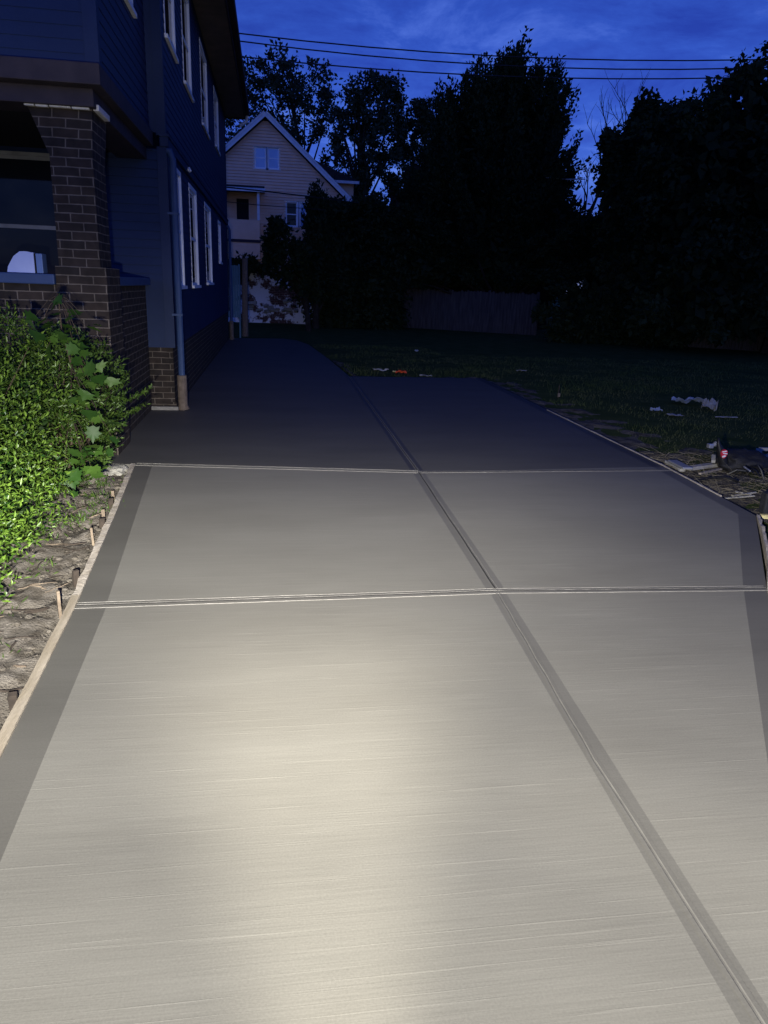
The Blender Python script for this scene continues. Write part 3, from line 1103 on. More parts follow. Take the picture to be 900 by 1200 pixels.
c = at(217, 182, 12.2)
lf.tube([(HX, 12.2, 3.19), (HX + 0.06, 12.2, 3.2), (HX + 0.085, 12.2, 3.17)], [0.03, 0.035, 0.02], 8)
lf.build('cable_bracket', MT['dimwhite'], root)

# pale box standing on the porch rail
bx = thing('box', 'pale blue box with one slanted end on the porch rail cap', 'box', (-2.15, 7.42, 1.65))
q = MB()
prof = [(-2.335, 1.652), (-2.325, 1.70), (-2.27, 1.79), (-2.215, 1.832), (-2.17, 1.835), (-2.10, 1.825), (-2.10, 1.652)]
y0, y1 = 7.36, 7.50
q.poly([(x, y0, z) for x, z in prof])
q.poly([(x, y1, z) for x, z in reversed(prof)])
for (a, b) in zip(prof, prof[1:] + prof[:1]):
    q.poly([(a[0], y0, a[1]), (a[0], y1, a[1]), (b[0], y1, b[1]), (b[0], y0, b[1])])
q.build('body', MT['panel_blue'], bx, bevel=0.006)
q = MB()
q.box(-2.085, -2.03, 7.365, 7.50, 1.652, 1.82)
q.build('side_panel', MT['panel_blue2'], bx, bevel=0.004)
q = MB()
q.box(-2.10, -2.085, 7.37, 7.50, 1.652, 1.822)
q.build('seam', MT['dark'], bx)

# ================================================================== HEDGE AND SHRUBS


def ellipsoid_leaves(ells, n, depth, seed_up=0.6, zmin=0.02):
    """points near the surfaces of a union of ellipsoids with bumpy skins"""
    Ps, Ns = [], []
    w = np.array([e[1][0] * e[1][1] + e[1][2] * (e[1][0] + e[1][1]) for e in ells])
    cnt = (n * w / w.sum()).astype(int)
    for (c, r), k in zip(ells, cnt):
        c, r = np.array(c), np.array(r)
        d = unit(k)
        bump = np.array([1 + 0.10 * mnoise.noise(Vector(q * 2.6) + Vector(c)) + 0.07 * mnoise.noise(Vector(q * 7.0) + Vector(c)) for q in d])
        s = bump - depth * RNG.random(k) ** 1.4
        p = c + d * r * s[:, None]
        nn = d / r
        nn /= np.linalg.norm(nn, axis=1, keepdims=True)
        ok = p[:, 2] > zmin
        for (c2, r2) in ells:
            if c2 is c:
                continue
            q = ((p - np.array(c2)) / np.array(r2))
            ok &= (q * q).sum(1) > (1 - depth * 1.3) ** 2
        Ps.append(p[ok])
        Ns.append(nn[ok])
    return np.concatenate(Ps), np.concatenate(Ns)


hd = thing('hedge', 'bright green privet hedge with small pointed leaves in front of the brick porch', 'hedge', (-2.5, 5.2, -0.05))
HE = [((-2.45, 4.55, 0.52), (1.08, 1.25, 0.76)), ((-2.35, 5.85, 0.66), (0.94, 1.05, 0.74)), ((-3.6, 5.2, 0.6), (1.1, 1.8, 0.85)), ((-2.08, 3.78, 0.31), (0.74, 0.85, 0.48)), ((-1.94, 4.60, 0.27), (0.57, 0.98, 0.35))]
# leaves come in short upright sprigs
SP, SN = ellipsoid_leaves(HE, 7600, 0.28)
reps = 8
P = np.repeat(SP, reps, 0)
Nn = np.repeat(SN, reps, 0)
ax = SN * 0.9 + np.array([0, 0, 0.75]) + unit(len(SN)) * 0.55
ax /= np.linalg.norm(ax, axis=1, keepdims=True)
AX = np.repeat(ax, reps, 0)
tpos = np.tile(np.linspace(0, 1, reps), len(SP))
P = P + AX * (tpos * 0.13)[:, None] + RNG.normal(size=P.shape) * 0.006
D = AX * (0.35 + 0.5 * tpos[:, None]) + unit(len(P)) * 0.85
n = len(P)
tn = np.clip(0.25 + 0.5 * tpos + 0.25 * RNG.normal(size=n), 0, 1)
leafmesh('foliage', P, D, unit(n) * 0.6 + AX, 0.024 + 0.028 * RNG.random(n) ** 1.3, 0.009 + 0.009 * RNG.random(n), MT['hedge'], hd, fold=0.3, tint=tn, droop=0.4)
hs = MB()
for k in range(150):
    i = RNG.integers(len(SP))
    e = Vector(SP[i])
    b = Vector((e.x * 0.6 - 1.0 + random.uniform(-.3, .3), e.y + random.uniform(-.3, .3), -0.05))
    mid = (e + b) / 2 + Vector((random.uniform(-.1, .1), random.uniform(-.1, .1), .1))
    hs.tube([b, mid, e], [0.009, 0.006, 0.002], 5, cap=False)
hs.build('stems', MT['stem'], hd, recalc=False)
# scattered inner leaves keep the middle dense
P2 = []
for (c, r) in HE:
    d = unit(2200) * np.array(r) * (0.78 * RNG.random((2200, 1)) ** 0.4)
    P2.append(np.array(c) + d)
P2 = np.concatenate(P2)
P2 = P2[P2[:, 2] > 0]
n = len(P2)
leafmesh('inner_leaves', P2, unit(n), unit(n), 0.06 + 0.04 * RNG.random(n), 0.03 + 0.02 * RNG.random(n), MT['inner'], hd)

sb = thing('shrub', 'rounded dark green shrub at the right end of the hedge', 'shrub', (-1.7, 6.35, -0.05))
SE = [((-1.66, 6.35, 0.70), (0.43, 0.46, 0.46)), ((-1.75, 6.2, 0.40), (0.42, 0.45, 0.40))]
SP, SN = ellipsoid_leaves(SE, 1300, 0.22)
reps = 9
P = np.repeat(SP, reps, 0)
ax = SN * 0.9 + np.array([0, 0, 0.7]) + unit(len(SN)) * 0.5
ax /= np.linalg.norm(ax, axis=1, keepdims=True)
# the stray spray poking out to the right
spr = []
for k in range(9):
    t = k / 8
    spr.append(((-1.32 + 0.24 * t, 6.5, 0.58 + 0.13 * t), (0.7, 0, 0.6)))
    spr.append(((-1.32 + 0.20 * t, 6.45, 0.50 + 0.10 * t), (0.8, 0, 0.3)))
P = np.concatenate([P, np.repeat(np.array([s[0] for s in spr]), reps, 0)])
AX = np.concatenate([np.repeat(ax, reps, 0), np.repeat(np.array([s[1] for s in spr], float), reps, 0)])
tpos = np.tile(np.linspace(0, 1, reps), len(P) // reps)
P = P + AX * (tpos * 0.10)[:, None]
D = AX * (0.3 + 0.5 * tpos[:, None]) + unit(len(P)) * 0.8
n = len(P)
leafmesh('foliage', P, D, unit(n) * 0.6 + AX, 0.028 + 0.024 * RNG.random(n), 0.011 + 0.009 * RNG.random(n), MT['shrub'], sb, fold=0.3, droop=0.4)
hs = MB()
for k in range(40):
    e = Vector(SP[RNG.integers(len(SP))])
    b = Vector((-1.72 + random.uniform(-.12, .12), 6.3 + random.uniform(-.12, .12), -0.06))
    hs.tube([b, (e + b) / 2 + Vector((0, 0, .08)), e], [0.008, 0.005, 0.002], 5, cap=False)
hs.build('stems', MT['stem'], sb, recalc=False)

mp_ = thing('maple_sapling', 'maple sapling with broad lobed leaves growing through the hedge', 'sapling', (-1.6, 5.7, -0.05))
px = [(35, 378), (72, 352), (60, 376), (50, 385), (85, 378), (70, 392), (88, 402), (100, 380), (78, 412), (95, 415), (108, 420), (103, 436),
      (112, 428), (92, 440), (100, 455), (85, 395), (115, 445), (95, 470), (108, 480), (98, 500), (92, 520), (85, 535), (100, 540), (112, 528), (120, 520), (95, 555), (80, 560),
      (105, 560), (115, 545), (125, 515), (90, 575), (75, 545), (66, 368), (40, 395), (96, 395)]
Pm = np.array([at(x, y, (5.3 if y > 470 else 5.45) + 0.1 * random.random()) for x, y in px])
reps = 2
Pm = np.repeat(Pm, reps, 0) + RNG.normal(size=(len(Pm) * reps, 3)) * np.array([0.055, 0.07, 0.045])
n = len(Pm)
D = np.stack([RNG.normal(size=n) * 0.9 + 0.25, RNG.normal(size=n) * 0.7 - 0.25, RNG.normal(size=n) * 0.45 - 0.35], 1)
U = np.stack([RNG.normal(size=n) * 0.5, RNG.normal(size=n) * 0.5 - 0.3, np.ones(n) * 0.9], 1)
leafmesh('leaves', Pm, D, U, 0.065 + 0.075 * RNG.random(n), 0.08 + 0.085 * RNG.random(n), MT['maple'], mp_, shape='maple', fold=0.18)
ms = MB()
trunk = [Vector((-1.62, 5.75, -0.08)), at(86, 560, 6.1), at(82, 480, 6.1), at(84, 430, 6.0), at(72, 385, 5.85), at(68, 345, 5.7)]
ms.tube(trunk, [0.012, 0.011, 0.009, 0.007, 0.005, 0.003], 6)
for i in range(0, n, 2):
    e = Vector(Pm[i])
    tr = min(trunk[1:], key=lambda q: (q - e).length)
    ms.tube([tr, (tr + e) / 2 + Vector((0, 0, .02)), e], [0.003, 0.0025, 0.0015], 4, cap=False)
ms.build('stems', MT['stem'], mp_, recalc=False)


# ================================================================== FORMS, STAKES AND SITE LITTER
def sweep(path, w, z0, z1, side=-1, wob=0.0):
    mb = MB()
    pts = []
    N_ = 40
    seg = [0]
    for a, b in zip(path, path[1:]):
        seg.append(seg[-1] + math.hypot(b[0] - a[0], b[1] - a[1]))
    for k in range(N_ + 1):
        s_ = seg[-1] * k / N_
        pts.append(Vector((np.interp(s_, seg, [p[0] for p in path]), np.interp(s_, seg, [p[1] for p in path]), 0)))
    rings = []
    for k, p in enumerate(pts):
        d = (pts[min(k + 1, N_)] - pts[max(k - 1, 0)]).normalized()
        n = Vector((-d.y, d.x, 0)) * (1 if side < 0 else -1)
        wz = wob * mnoise.noise(Vector((k * 0.35, w, 2)))
        wx = wob * 0.8 * mnoise.noise(Vector((k * 0.5, w, 9)))
        a = p + n * (0.001)
        b = p + n * (w + wx)
        rings.append([Vector((a.x, a.y, z0)), Vector((b.x, b.y, z0)), Vector((b.x, b.y, z1 + wz)), Vector((a.x, a.y, z1 + wz * 0.6))])
    for r0, r1 in zip(rings, rings[1:]):
        for j in range(4):
            mb.poly([r0[j], r0[(j + 1) % 4], r1[(j + 1) % 4], r1[j]])
    mb.poly(rings[0])
    mb.poly(rings[-1][::-1])
    return mb


fl = sweep(LEFT[0:4] + [(-1.03, 3.86)], 0.043, -0.12, 0.007, -1, 0.004).build('form_board', MT['wood'])
tag(fl, 'long pale timber form board along the near left edge of the concrete', 'form board', 'timber form boards around the pour')
fl = sweep([(-1.032, 3.87), (-1.13, 5.3), (-1.255, 6.92)], 0.042, -0.12, 0.004, -1, 0.012).build('form_board', MT['wood_dusty'])
tag(fl, 'cement-crusted form board between dirt strip and second concrete bay', 'form board', 'timber form boards around the pour')
fr = sweep([(3.88, 5.75), (3.95, 6.85), (4.0, 10.4)], 0.018, -0.12, 0.008, 1, 0.006).build('form_board', MT['wood_dusty'])
tag(fr, 'thin pale form board along the far right edge of the concrete', 'form board', 'timber form boards around the pour')
fr = sweep([(2.72, 3.36), (2.93, 3.73), (3.25, 4.18), (3.62, 4.78), (3.845, 5.18)], 0.022, -0.12, 0.010, 1, 0.016).build('form_edging', MT['wood_dusty'])
tag(fr, 'bent cement-splattered edging strip at the right corner of the concrete', 'form edging')

stakes = [(77, 713, 0.13, 'stake_wood', 'pale upright stake beside the cross joint at the left form board'),
          (116, 630, 0.10, 'stake_wood', 'short pale stake nearest below the maple sapling'),
          (131, 604, 0.08, 'stake_wood', 'small grey stake in front of the farthest stake'),
          (146, 580, 0.06, 'stake_wood', 'tiny stake nearest to the pale concrete chunk')]
for x, y, h_, mm_, lb in stakes:
    p = gnd(x, y)
    ex = float(np.interp(p.y, [q[1] for q in LEFT], [q[0] for q in LEFT])) - 0.075
    s = MB()
    tilt = Vector((random.uniform(-.012, .0), random.uniform(-.02, .02), 0))
    s.bar(Vector((ex, p.y, -0.12)), Vector((ex, p.y, h_ - 0.03)) + tilt, 0.024, 0.016, roll=random.uniform(-.2, .2))
    tag(s.build('stake', MT[mm_], bevel=0.003), lb, 'stake', 'stakes holding the left form board')
s = MB()
s.bar((-1.045, 2.83, -0.12), (-1.04, 2.80, 0.035), 0.034, 0.03)
tag(s.build('stake', MT['twig'], bevel=0.003), 'dark short stake in a hole beside the nearest left form board', 'stake', 'stakes holding the left form board')
for k, (x, y) in enumerate([(-1.09, 4.02), (-1.15, 5.0), (-1.19, 5.5)]):
    s = MB()
    s.bar((x - 0.03, y + 0.10, -0.12), (x - 0.02, y + 0.09, 0.05), 0.035, 0.02)
    tag(s.build('stake', MT['twig'], bevel=0.003), 'dark stake in shadow behind the ' + ['stake at the cross joint', 'stake below the maple sapling', 'small grey stake'][k], 'stake', 'stakes holding the left form board')

# pale chunk
bmc = bmesh.new()
bmesh.ops.create_icosphere(bmc, subdivisions=3, radius=1)
for v in bmc.verts:
    q = v.co.copy()
    v.co = Vector((q.x * 0.13, q.y * 0.13, q.z * 0.05)) * (1 + 0.35 * mnoise.noise(q * 1.7) + 0.15 * mnoise.noise(q * 5))
mec = bpy.data.meshes.new('concrete_chunk')
bmc.to_mesh(mec)
bmc.free()
mec.materials.append(MT['chunk'])
oc = bpy.data.objects.new('concrete_chunk', mec)
oc.location = (-1.40, 6.72, -0.015)
link(oc)
tag(oc, 'pale broken concrete chunk at the far end of the left form board', 'chunk')

# loose clods and stones
random.seed(77)
cb_ = bmesh.new()
for k in range(520):
    y = random.uniform(1.9, 6.6)
    xe = float(np.interp(y, [q[1] for q in LEFT], [q[0] for q in LEFT])) - 0.07
    x = xe - abs(random.gauss(0, 0.30))
    p = Vector((x, y, 0))
    z = -0.028 + 0.025 * mnoise.noise(p * 2.2) + 0.024 * mnoise.noise(p * 6.3) + 0.06 * max(0, min(1, (xe + 0.04 - x - 0.15) / 0.7))
    r_ = 0.005 + 0.018 * random.random() ** 4
    o0 = bmesh.ops.create_icosphere(cb_, subdivisions=2, radius=r_)
    sc_ = Vector((random.uniform(.8, 1.4), random.uniform(.8, 1.4), random.uniform(.45, .8)))
    for v in o0['verts']:
        d = 1 + 0.35 * mnoise.noise(v.co / r_ * 1.6 + Vector((k, 0, 0)))
        v.co = Vector((v.co.x * sc_.x * d + x, v.co.y * sc_.y * d + y, v.co.z * sc_.z * d + z))
mec = bpy.data.meshes.new('dirt_clods')
cb_.to_mesh(mec)
cb_.free()
mec.materials.append(MT['clod'])
oc = bpy.data.objects.new('dirt_clods', mec)
link(oc)
tag(oc, 'loose dry clods and small stones in the dirt strip beside the left form board', 'clods', kind='stuff')

# roots and twigs in the dirt
for k in range(60):
    y = random.uniform(2.2, 6.2)
    xe = float(np.interp(y, [q[1] for q in LEFT], [q[0] for q in LEFT])) - 0.1
    x = xe - random.uniform(0.02, 0.42)
    a = random.uniform(0, math.pi)
    ln = random.uniform(0.06, 0.22)
    pts = []
    for i in range(6):
        t = i / 5 - 0.5
        p = Vector((x + math.cos(a) * ln * t + 0.02 * mnoise.noise(Vector((k, i * .8, 0))), y + math.sin(a) * ln * t + 0.02 * mnoise.noise(Vector((k, i * .8, 5))), 0))
        z = -0.028 + 0.025 * mnoise.noise(p * 2.2) + 0.024 * mnoise.noise(p * 6.3) + 0.06 * max(0, min(1, (xe + 0.07 - p.x - 0.15) / 0.7)) + 0.012
        pts.append(Vector((p.x, p.y, z)))
    t_ = MB()
    r_ = random.uniform(0.0025, 0.006)
    t_.tube(pts, [r_ * .6, r_, r_, r_, r_ * .8, r_ * .3], 5)
    tag(t_.build('twig', MT['twig'] if k % 4 else MT['stake_wood'], recalc=False), 'thin crooked twig lying in the dirt between hedge and form board', 'twig', 'twigs in the dirt strip')


def plank(a, b, w, h, lb, mt='plank', z=None):
    s = MB()
    a, b = Vector(a), Vector(b)
    s.bar(a, b, w, h)
    return tag(s.build('plank', MT[mt], bevel=0.003), lb, 'plank', 'loose lumber on the right lawn')


zq = gz + 0.04


def G(x, y, z=zq):
    return gnd(x, y, z)


plank(G(806, 549), G(842, 544), 0.075, 0.035, 'pale plank nearest to the right form board, ending at the black bag')
plank(G(782, 541), G(800, 551), 0.06, 0.03, 'short pale plank end angled across the concrete edge', z=0)
plank(G(788, 540, zq + .03), G(806, 549, zq + .03), 0.10, 0.02, 'short wide board lapped over the plank ends beside the concrete', 'metal')
plank(G(853, 528), G(890, 531), 0.085, 0.035, 'long pale plank behind the black bag')
plank(G(868, 533), G(893, 536), 0.05, 0.03, 'thin grey plank just in front of the long pale one')
plank(G(890, 526), G(915, 527), 0.05, 0.035, 'top rail of pale lumber at the right edge of the photo')
plank(G(889, 527), G(890, 536), 0.06, 0.035, 'short cross piece of pale lumber at the right edge')
plank(G(892, 536), G(912, 531), 0.045, 0.03, 'slanting pale slat at the right edge beside the cross piece')
plank(G(820, 555), G(847, 549), 0.03, 0.02, 'thin bare stick in front of the black bag', 'wood')
plank(G(836, 541, zq + .05), G(836, 534, zq + .09), 0.04, 0.03, 'stubby upright pale block beside the red badge')
for k, (a, b) in enumerate([((858, 581), (886, 577)), ((850, 584), (884, 581)), ((862, 576), (880, 580))]):
    plank(G(*a, gz + .025), G(*b, gz + .035), 0.02, 0.012, ['grey lath nearest the black crate on the dirt', 'pale lath lying lowest on the dirt beside the concrete corner', 'crossing grey lath on the dirt behind the other two'][k], 'plank')

# black bag with red badge
c = G(870, 548)
bag = thing('tool_bag', 'slumped black tool bag with red and white badge on the right lawn', 'tool bag', c)
bmc = bmesh.new()
bmesh.ops.create_icosphere(bmc, subdivisions=4, radius=1)
for v in bmc.verts:
    q = v.co.copy()
    d = 1 + 0.28 * mnoise.noise(q * 1.9 + Vector((4, 2, 1))) + 0.16 * mnoise.noise(q * 4.3) + 0.06 * mnoise.noise(q * 10)
    v.co = Vector((q.x * 0.27 * d, q.y * 0.24 * d, max(q.z, -0.55) * 0.13 * d + 0.06))
mec = bpy.data.meshes.new('body')
bmc.to_mesh(mec)
bmc.free()
mec.materials.append(MT['black'])
mec.polygons.foreach_set('use_smooth', [True] * len(mec.polygons))
ob = bpy.data.objects.new('body', mec)
link(ob, bag)
OFF[ob] = OFF[bag]
hb = MB()
p0 = at(846, 530, c.y - 0.05)
hb.tube([at(842, 513, p0.y), at(842, 520, p0.y), at(845, 530, p0.y), at(848, 543, p0.y), at(852, 552, p0.y)], [0.008, 0.02, 0.045, 0.05, 0.06], 10)
hbo = hb.build('handle', MT['rubber'], bag, smooth=True)
bd = MB()
pc_ = at(849, 532, p0.y - 0.07)
ring = [pc_ + Vector((0.034 * math.cos(a) * (1 + .1 * math.sin(3 * a)), 0, 0.046 * math.sin(a))) for a in np.linspace(0, 2 * math.pi, 14)[:-1]]
bd.poly(ring)
bd.poly([p + Vector((0, 0.02, 0)) for p in reversed(ring)])
for a, b in zip(ring, ring[1:] + ring[:1]):
    bd.poly([a, b, b + Vector((0, 0.02, 0)), a + Vector((0, 0.02, 0))])
bdo = bd.build('badge', MT['red'], bag)
bw = MB()
for (x, z, w_, h_, s_) in [(-0.006, 0.026, 0.050, 0.011, .15), (0.006, 0.005, 0.045, 0.010, -.1), (-0.004, -0.024, 0.034, 0.018, .3)]:
    bw.bar(pc_ + Vector((x - w_ / 2, -0.003, z - s_ * w_ / 2)), pc_ + Vector((x + w_ / 2, -0.003, z + s_ * w_ / 2)), 0.004, h_)
bw.build('badge_print', MT['badge_white'], bdo)
sr_ = MB()
sr_.tube([G(872, 547, zq + .16), G(879, 552, zq + .15)], 0.008, 6)
sr_.build('buckle', MT['metal'], bag)
sp_ = MB()
for k in range(3):
    a = G(852 + 8 * k, 556, gz + .02)
    b = G(885 + 5 * k, 556 + 3 * k, gz + .03)
    mid = (a + b) / 2 + Vector((0, -0.06, 0.05 + .04 * k))
    sp_.tube([a, a.lerp(mid, .5) + Vector((0, 0, .03)), mid, mid.lerp(b, .5) + Vector((0, 0, .02)), b], 0.011, 6)
sp_.build('strap', MT['rubber'], bag)
# small trowel beside it
tr = thing('trowel', 'small pale steel trowel left of the red badge', 'trowel', G(835, 525))
t_ = MB()
a = G(829, 525, zq + .05)
t_.box(a.x, a.x + .06, a.y - .03, a.y + .03, a.z, a.z + .05)
t_.build('blade', MT['metal'], tr, bevel=0.01)
t_ = MB()
t_.tube([a + Vector((.06, 0, .03)), a + Vector((.09, 0, .05)), a + Vector((.13, 0, .03))], [.02, .03, .022], 8)
t_.build('handle', MT['plastic_white'], tr)
# black hose loop
hz = MB()
cc = G(838, 568, gz + .03)
hz.tube([cc + Vector((0.24 * math.cos(a), 0.15 * math.sin(a), 0.02 * math.sin(2 * a) + .02)) for a in np.linspace(0.1, 3.5, 26)], 0.016, 7)
tag(hz.build('hose', MT['rubber']), 'bent black hose lying beside the right edge of the concrete', 'hose')
# black crate with yellow bottom edge
cr = thing('crate', 'black crate with yellow bottom lip at the right corner of the concrete', 'crate', (4.2, 5.3, gz))
q = MB()
q.box(3.99, 4.5, 5.29, 5.37, -0.03, 0.15)
q.build('body', MT['black'], cr, bevel=0.012)
q = MB()
q.box(3.955, 4.5, 5.25, 5.30, -0.065, -0.022)
q.build('lip', MT['yellow'], cr, bevel=0.006)


def scrap(x, y, L_, W_, mt, lb, cat='plastic scrap', h_=0.05, rot=0.0, seed=0, name='plastic_scrap'):
    bmx = bmesh.new()
    bmesh.ops.create_grid(bmx, x_segments=12, y_segments=8, size=0.5)
    for v in bmx.verts:
        q = v.co.copy()
        z = h_ * (mnoise.noise(Vector((q.x * 3, q.y * 3, seed))) + 0.5 * mnoise.noise(Vector((q.x * 8, q.y * 8, seed)))) + h_ * 0.6
        e = 1 + 0.35 * mnoise.noise(Vector((q.y * 3, seed, q.x * 2)))
        v.co = Vector((q.x * L_ * e, q.y * W_ * e, z))
    bmesh.ops.solidify(bmx, geom=bmx.faces[:], thickness=0.003)
    me = bpy.data.meshes.new(name)
    bmx.to_mesh(me)
    bmx.free()
    me.materials.append(MT[mt])
    o = bpy.data.objects.new(name, me)
    o.location = G(x, y, gz + 0.02)
    o.rotation_euler = (0, 0, rot)
    link(o)
    return tag(o, lb, cat, 'litter on the dark lawn')


scrap(769, 482, 0.16, 0.12, 'plastic_blue', 'small crumpled pale blue scrap leftmost on the right lawn', seed=1)
scrap(791, 487, 0.20, 0.12, 'plastic_white', 'flat grey-white scrap just right of the small blue one', h_=.02, seed=2)
scrap(806, 473, 0.46, 0.26, 'plastic_blue', 'largest crumpled blue film sheet on the right lawn', h_=.10, rot=-.3, seed=3)
scrap(830, 480, 0.26, 0.24, 'plastic_white', 'twisted pale scrap right of the large blue film', h_=.14, rot=.8, seed=4)
scrap(851, 489, 0.34, 0.05, 'plank', 'thin straight pale sliver rightmost among the far litter', h_=.01, seed=5)
scrap(470, 437, 0.22, 0.10, 'orange', 'bright orange plastic scrap beyond the far edge of the right bay', h_=.05, seed=6)
scrap(462, 436, 0.07, 0.06, 'yellow', 'tiny yellow scrap left of the orange one', h_=.03, seed=7)
scrap(499, 441, 0.25, 0.08, 'plastic_white', 'dim whitish scrap right of the orange one at slab edge', h_=.03, seed=8)
scrap(446, 434, 0.3, 0.1, 'plank', 'low pale rubble scrap left of the yellow one', h_=.03, seed=9)
scrap(611, 435, 0.22, 0.08, 'plastic_white', 'faint white scrap alone on the lawn behind the right bay', h_=.03, seed=10)
scrap(488, 412, 0.10, 0.08, 'plastic_blue', 'tiny bluish speck of litter far back on the lawn', h_=.05, seed=11)
fg = thing('survey_stick', 'thin upright stick with pale tag beside the right slab edge', 'stick', G(654, 466, gz))
q = MB()
a = G(654, 466, gz)
q.tube([a, a + Vector((0, 0, .22))], 0.008, 5)
q.build('stick', MT['twig'], fg)
q = MB()
q.box(a.x - .02, a.x + .02, a.y - .03, a.y - .01, gz + .02, gz + .08)
q.build('tag', MT['stake_wood'], fg)

# ================================================================== BACK OF THE YARD: gate, post, far house, fences
gate = thing('gate', 'teal board gate behind the back corner of the blue house', 'gate', (-1.2, 24.6, 0))
q = MB()
for k in range(6):
    x = -1.45 + 0.072 * k
    q.box(x, x + 0.066, 24.5, 24.53, 0.55, 2.12 - 0.01 * (k % 2))
q.build('boards', MT['teal'], gate)
q = MB()
q.box(-1.46, -1.02, 24.535, 24.57, 0.75, 0.85)
q.box(-1.46, -1.02, 24.535, 24.57, 1.8, 1.9)
q.box(-1.50, -1.455, 24.5, 24.58, gz - .1, 2.15)
q.box(-1.015, -0.965, 24.5, 24.58, gz - .1, 2.15)
q.build('gate_frame', MT['teal'], gate)
q = MB()
q.tube([(-0.86, 25.2, gz - .1), (-0.85, 25.2, 1.2), (-0.83, 25.2, 2.35)], [0.10, 0.095, 0.09], 9)
tag(q.build('post', MT['rust']), 'thick dark reddish post between the teal gate and peeling wall', 'post')

FY = 34.0
fh = thing('house', 'tan gabled house with white trim and porch behind the yard', 'house', (-0.4, FY + 4, 0))
Tf = yt(FY)
ax_, az = -0.2, 8.1
sl = (8.1 - 5.25) / 3.25
fw = MB()
exl, exr = -3.35, 2.95
v = 2.1
op = [(-0.66, 0.36, 6.18, 7.0), (0.62, 1.5, 3.98, 4.95)]
# lower rectangular wall then gable courses
lap(fw, Tf, exl, exr, 2.1, 5.2, [op[1]], step=0.12, proud=0.05)
v = 5.2
while v < az - 0.15:
    half = (az - v - 0.06) / sl
    half2 = max(0.02, (az - v - 0.18) / sl)
    segs = [(ax_ - half, ax_ + half, ax_ - half2, ax_ + half2)]
    if op[0][2] < v + 0.06 < op[0][3]:
        segs = [(ax_ - half, op[0][0], ax_ - half2, op[0][0]), (op[0][1], ax_ + half, op[0][1], ax_ + half2)]
    for a, b, c_, d_ in segs:
        if b > a:
            fw.poly([Tf(a, v, .05), Tf(b, v, .05), Tf(d_, v + .12, 0), Tf(c_, v + .12, 0)])
            fw.poly([Tf(a, v, .05), Tf(b, v, .05), Tf(b, v, 0), Tf(a, v, 0)])
    v += 0.12
fw.box(exl, exr, FY + 0.25, FY + 12, 2.1, 5.2)
fw.build('siding', MT['tan'], fh, recalc=False)
bs = MB()
bs.box(exl, 2.75, FY + 0.02, FY + 12, -0.3, 2.1)
bs.build('basement_wall', MT['brick_peel'], fh)
rb = MB()
for s_ in (-1, 1):
    a = Vector((ax_, FY - 0.35, az + 0.10))
    b = Vector((ax_ + s_ * 3.5, FY - 0.35, az + 0.10 - 3.5 * sl))
    rb.bar(a, b, 0.06, 0.20, upv=(0, -1, 0.001), roll=math.pi / 2)
rb.build('rake_board', MT['dimwhite'], fh)
rf = MB()
for s_ in (-1, 1):
    rf.poly([(ax_, FY - .4, az + .22), (ax_ + s_ * 3.6, FY - .4, az + .22 - 3.6 * sl), (ax_ + s_ * 3.6, FY + 12, az + .22 - 3.6 * sl), (ax_, FY + 12, az + .22)])
    rf.poly([(ax_, FY - .4, az + .12), (ax_ + s_ * 3.6, FY - .4, az + .12 - 3.6 * sl), (ax_ + s_ * 3.6, FY + 12, az + .12 - 3.6 * sl), (ax_, FY + 12, az + .12)])
rf.build('roof', MT['roof'], fh, recalc=False)
so_ = MB()
so_.box(2.85, 3.42, FY - .35, FY + 11, 5.03, 5.10)
so_.box(3.36, 3.44, FY - .38, FY + 11, 4.98, 5.16)
so_.build('eave_return', MT['dimwhite'], fh)
# side dormer to the right of the gable
dm = MB()
dm.box(1.6, 3.9, FY + 4.0, FY + 7, 5.2, 6.3)
dmo = dm.build('dormer', MT['tan'], fh)
dr_ = MB()
p = [(1.5, FY + 3.6, 7.35), (4.1, FY + 3.6, 6.35), (4.1, FY + 7.4, 6.35), (1.5, FY + 7.4, 7.35)]
dr_.poly(p)
dr_.poly([(1.5, FY + 3.6, 6.32), (4.1, FY + 3.6, 6.32), (4.1, FY + 7.4, 6.32), (1.5, FY + 7.4, 6.32)])
dr_.poly([p[0], p[1], (4.1, FY + 3.6, 6.32), (1.5, FY + 3.6, 6.32)])
dr_.poly([p[1], p[2], (4.1, FY + 7.4, 6.32), (4.1, FY + 3.6, 6.32)])
dr_.build('dormer_roof', MT['roof'], dmo)
df = MB()
df.box(1.5, 4.12, FY + 3.55, FY + 3.6, 6.22, 6.34)
df.build('dormer_fascia', MT['dimwhite'], dmo)
window(Tf, -0.66, -0.17, 6.18, 7.0, fh, cas=0.06, gm='sky_pane', depth=0.1)
window(Tf, -0.13, 0.36, 6.18, 7.0, fh, cas=0.0395, gm='sky_pane', depth=0.1)
window(Tf, 0.62, 1.12, 3.98, 4.95, fh, cas=0.07, gm='glass', depth=0.1)
wpn = MB()
window(Tf, 1.20, 1.5, 3.98, 4.95, fh, cas=0.04, gm='sky_pane', depth=0.1)
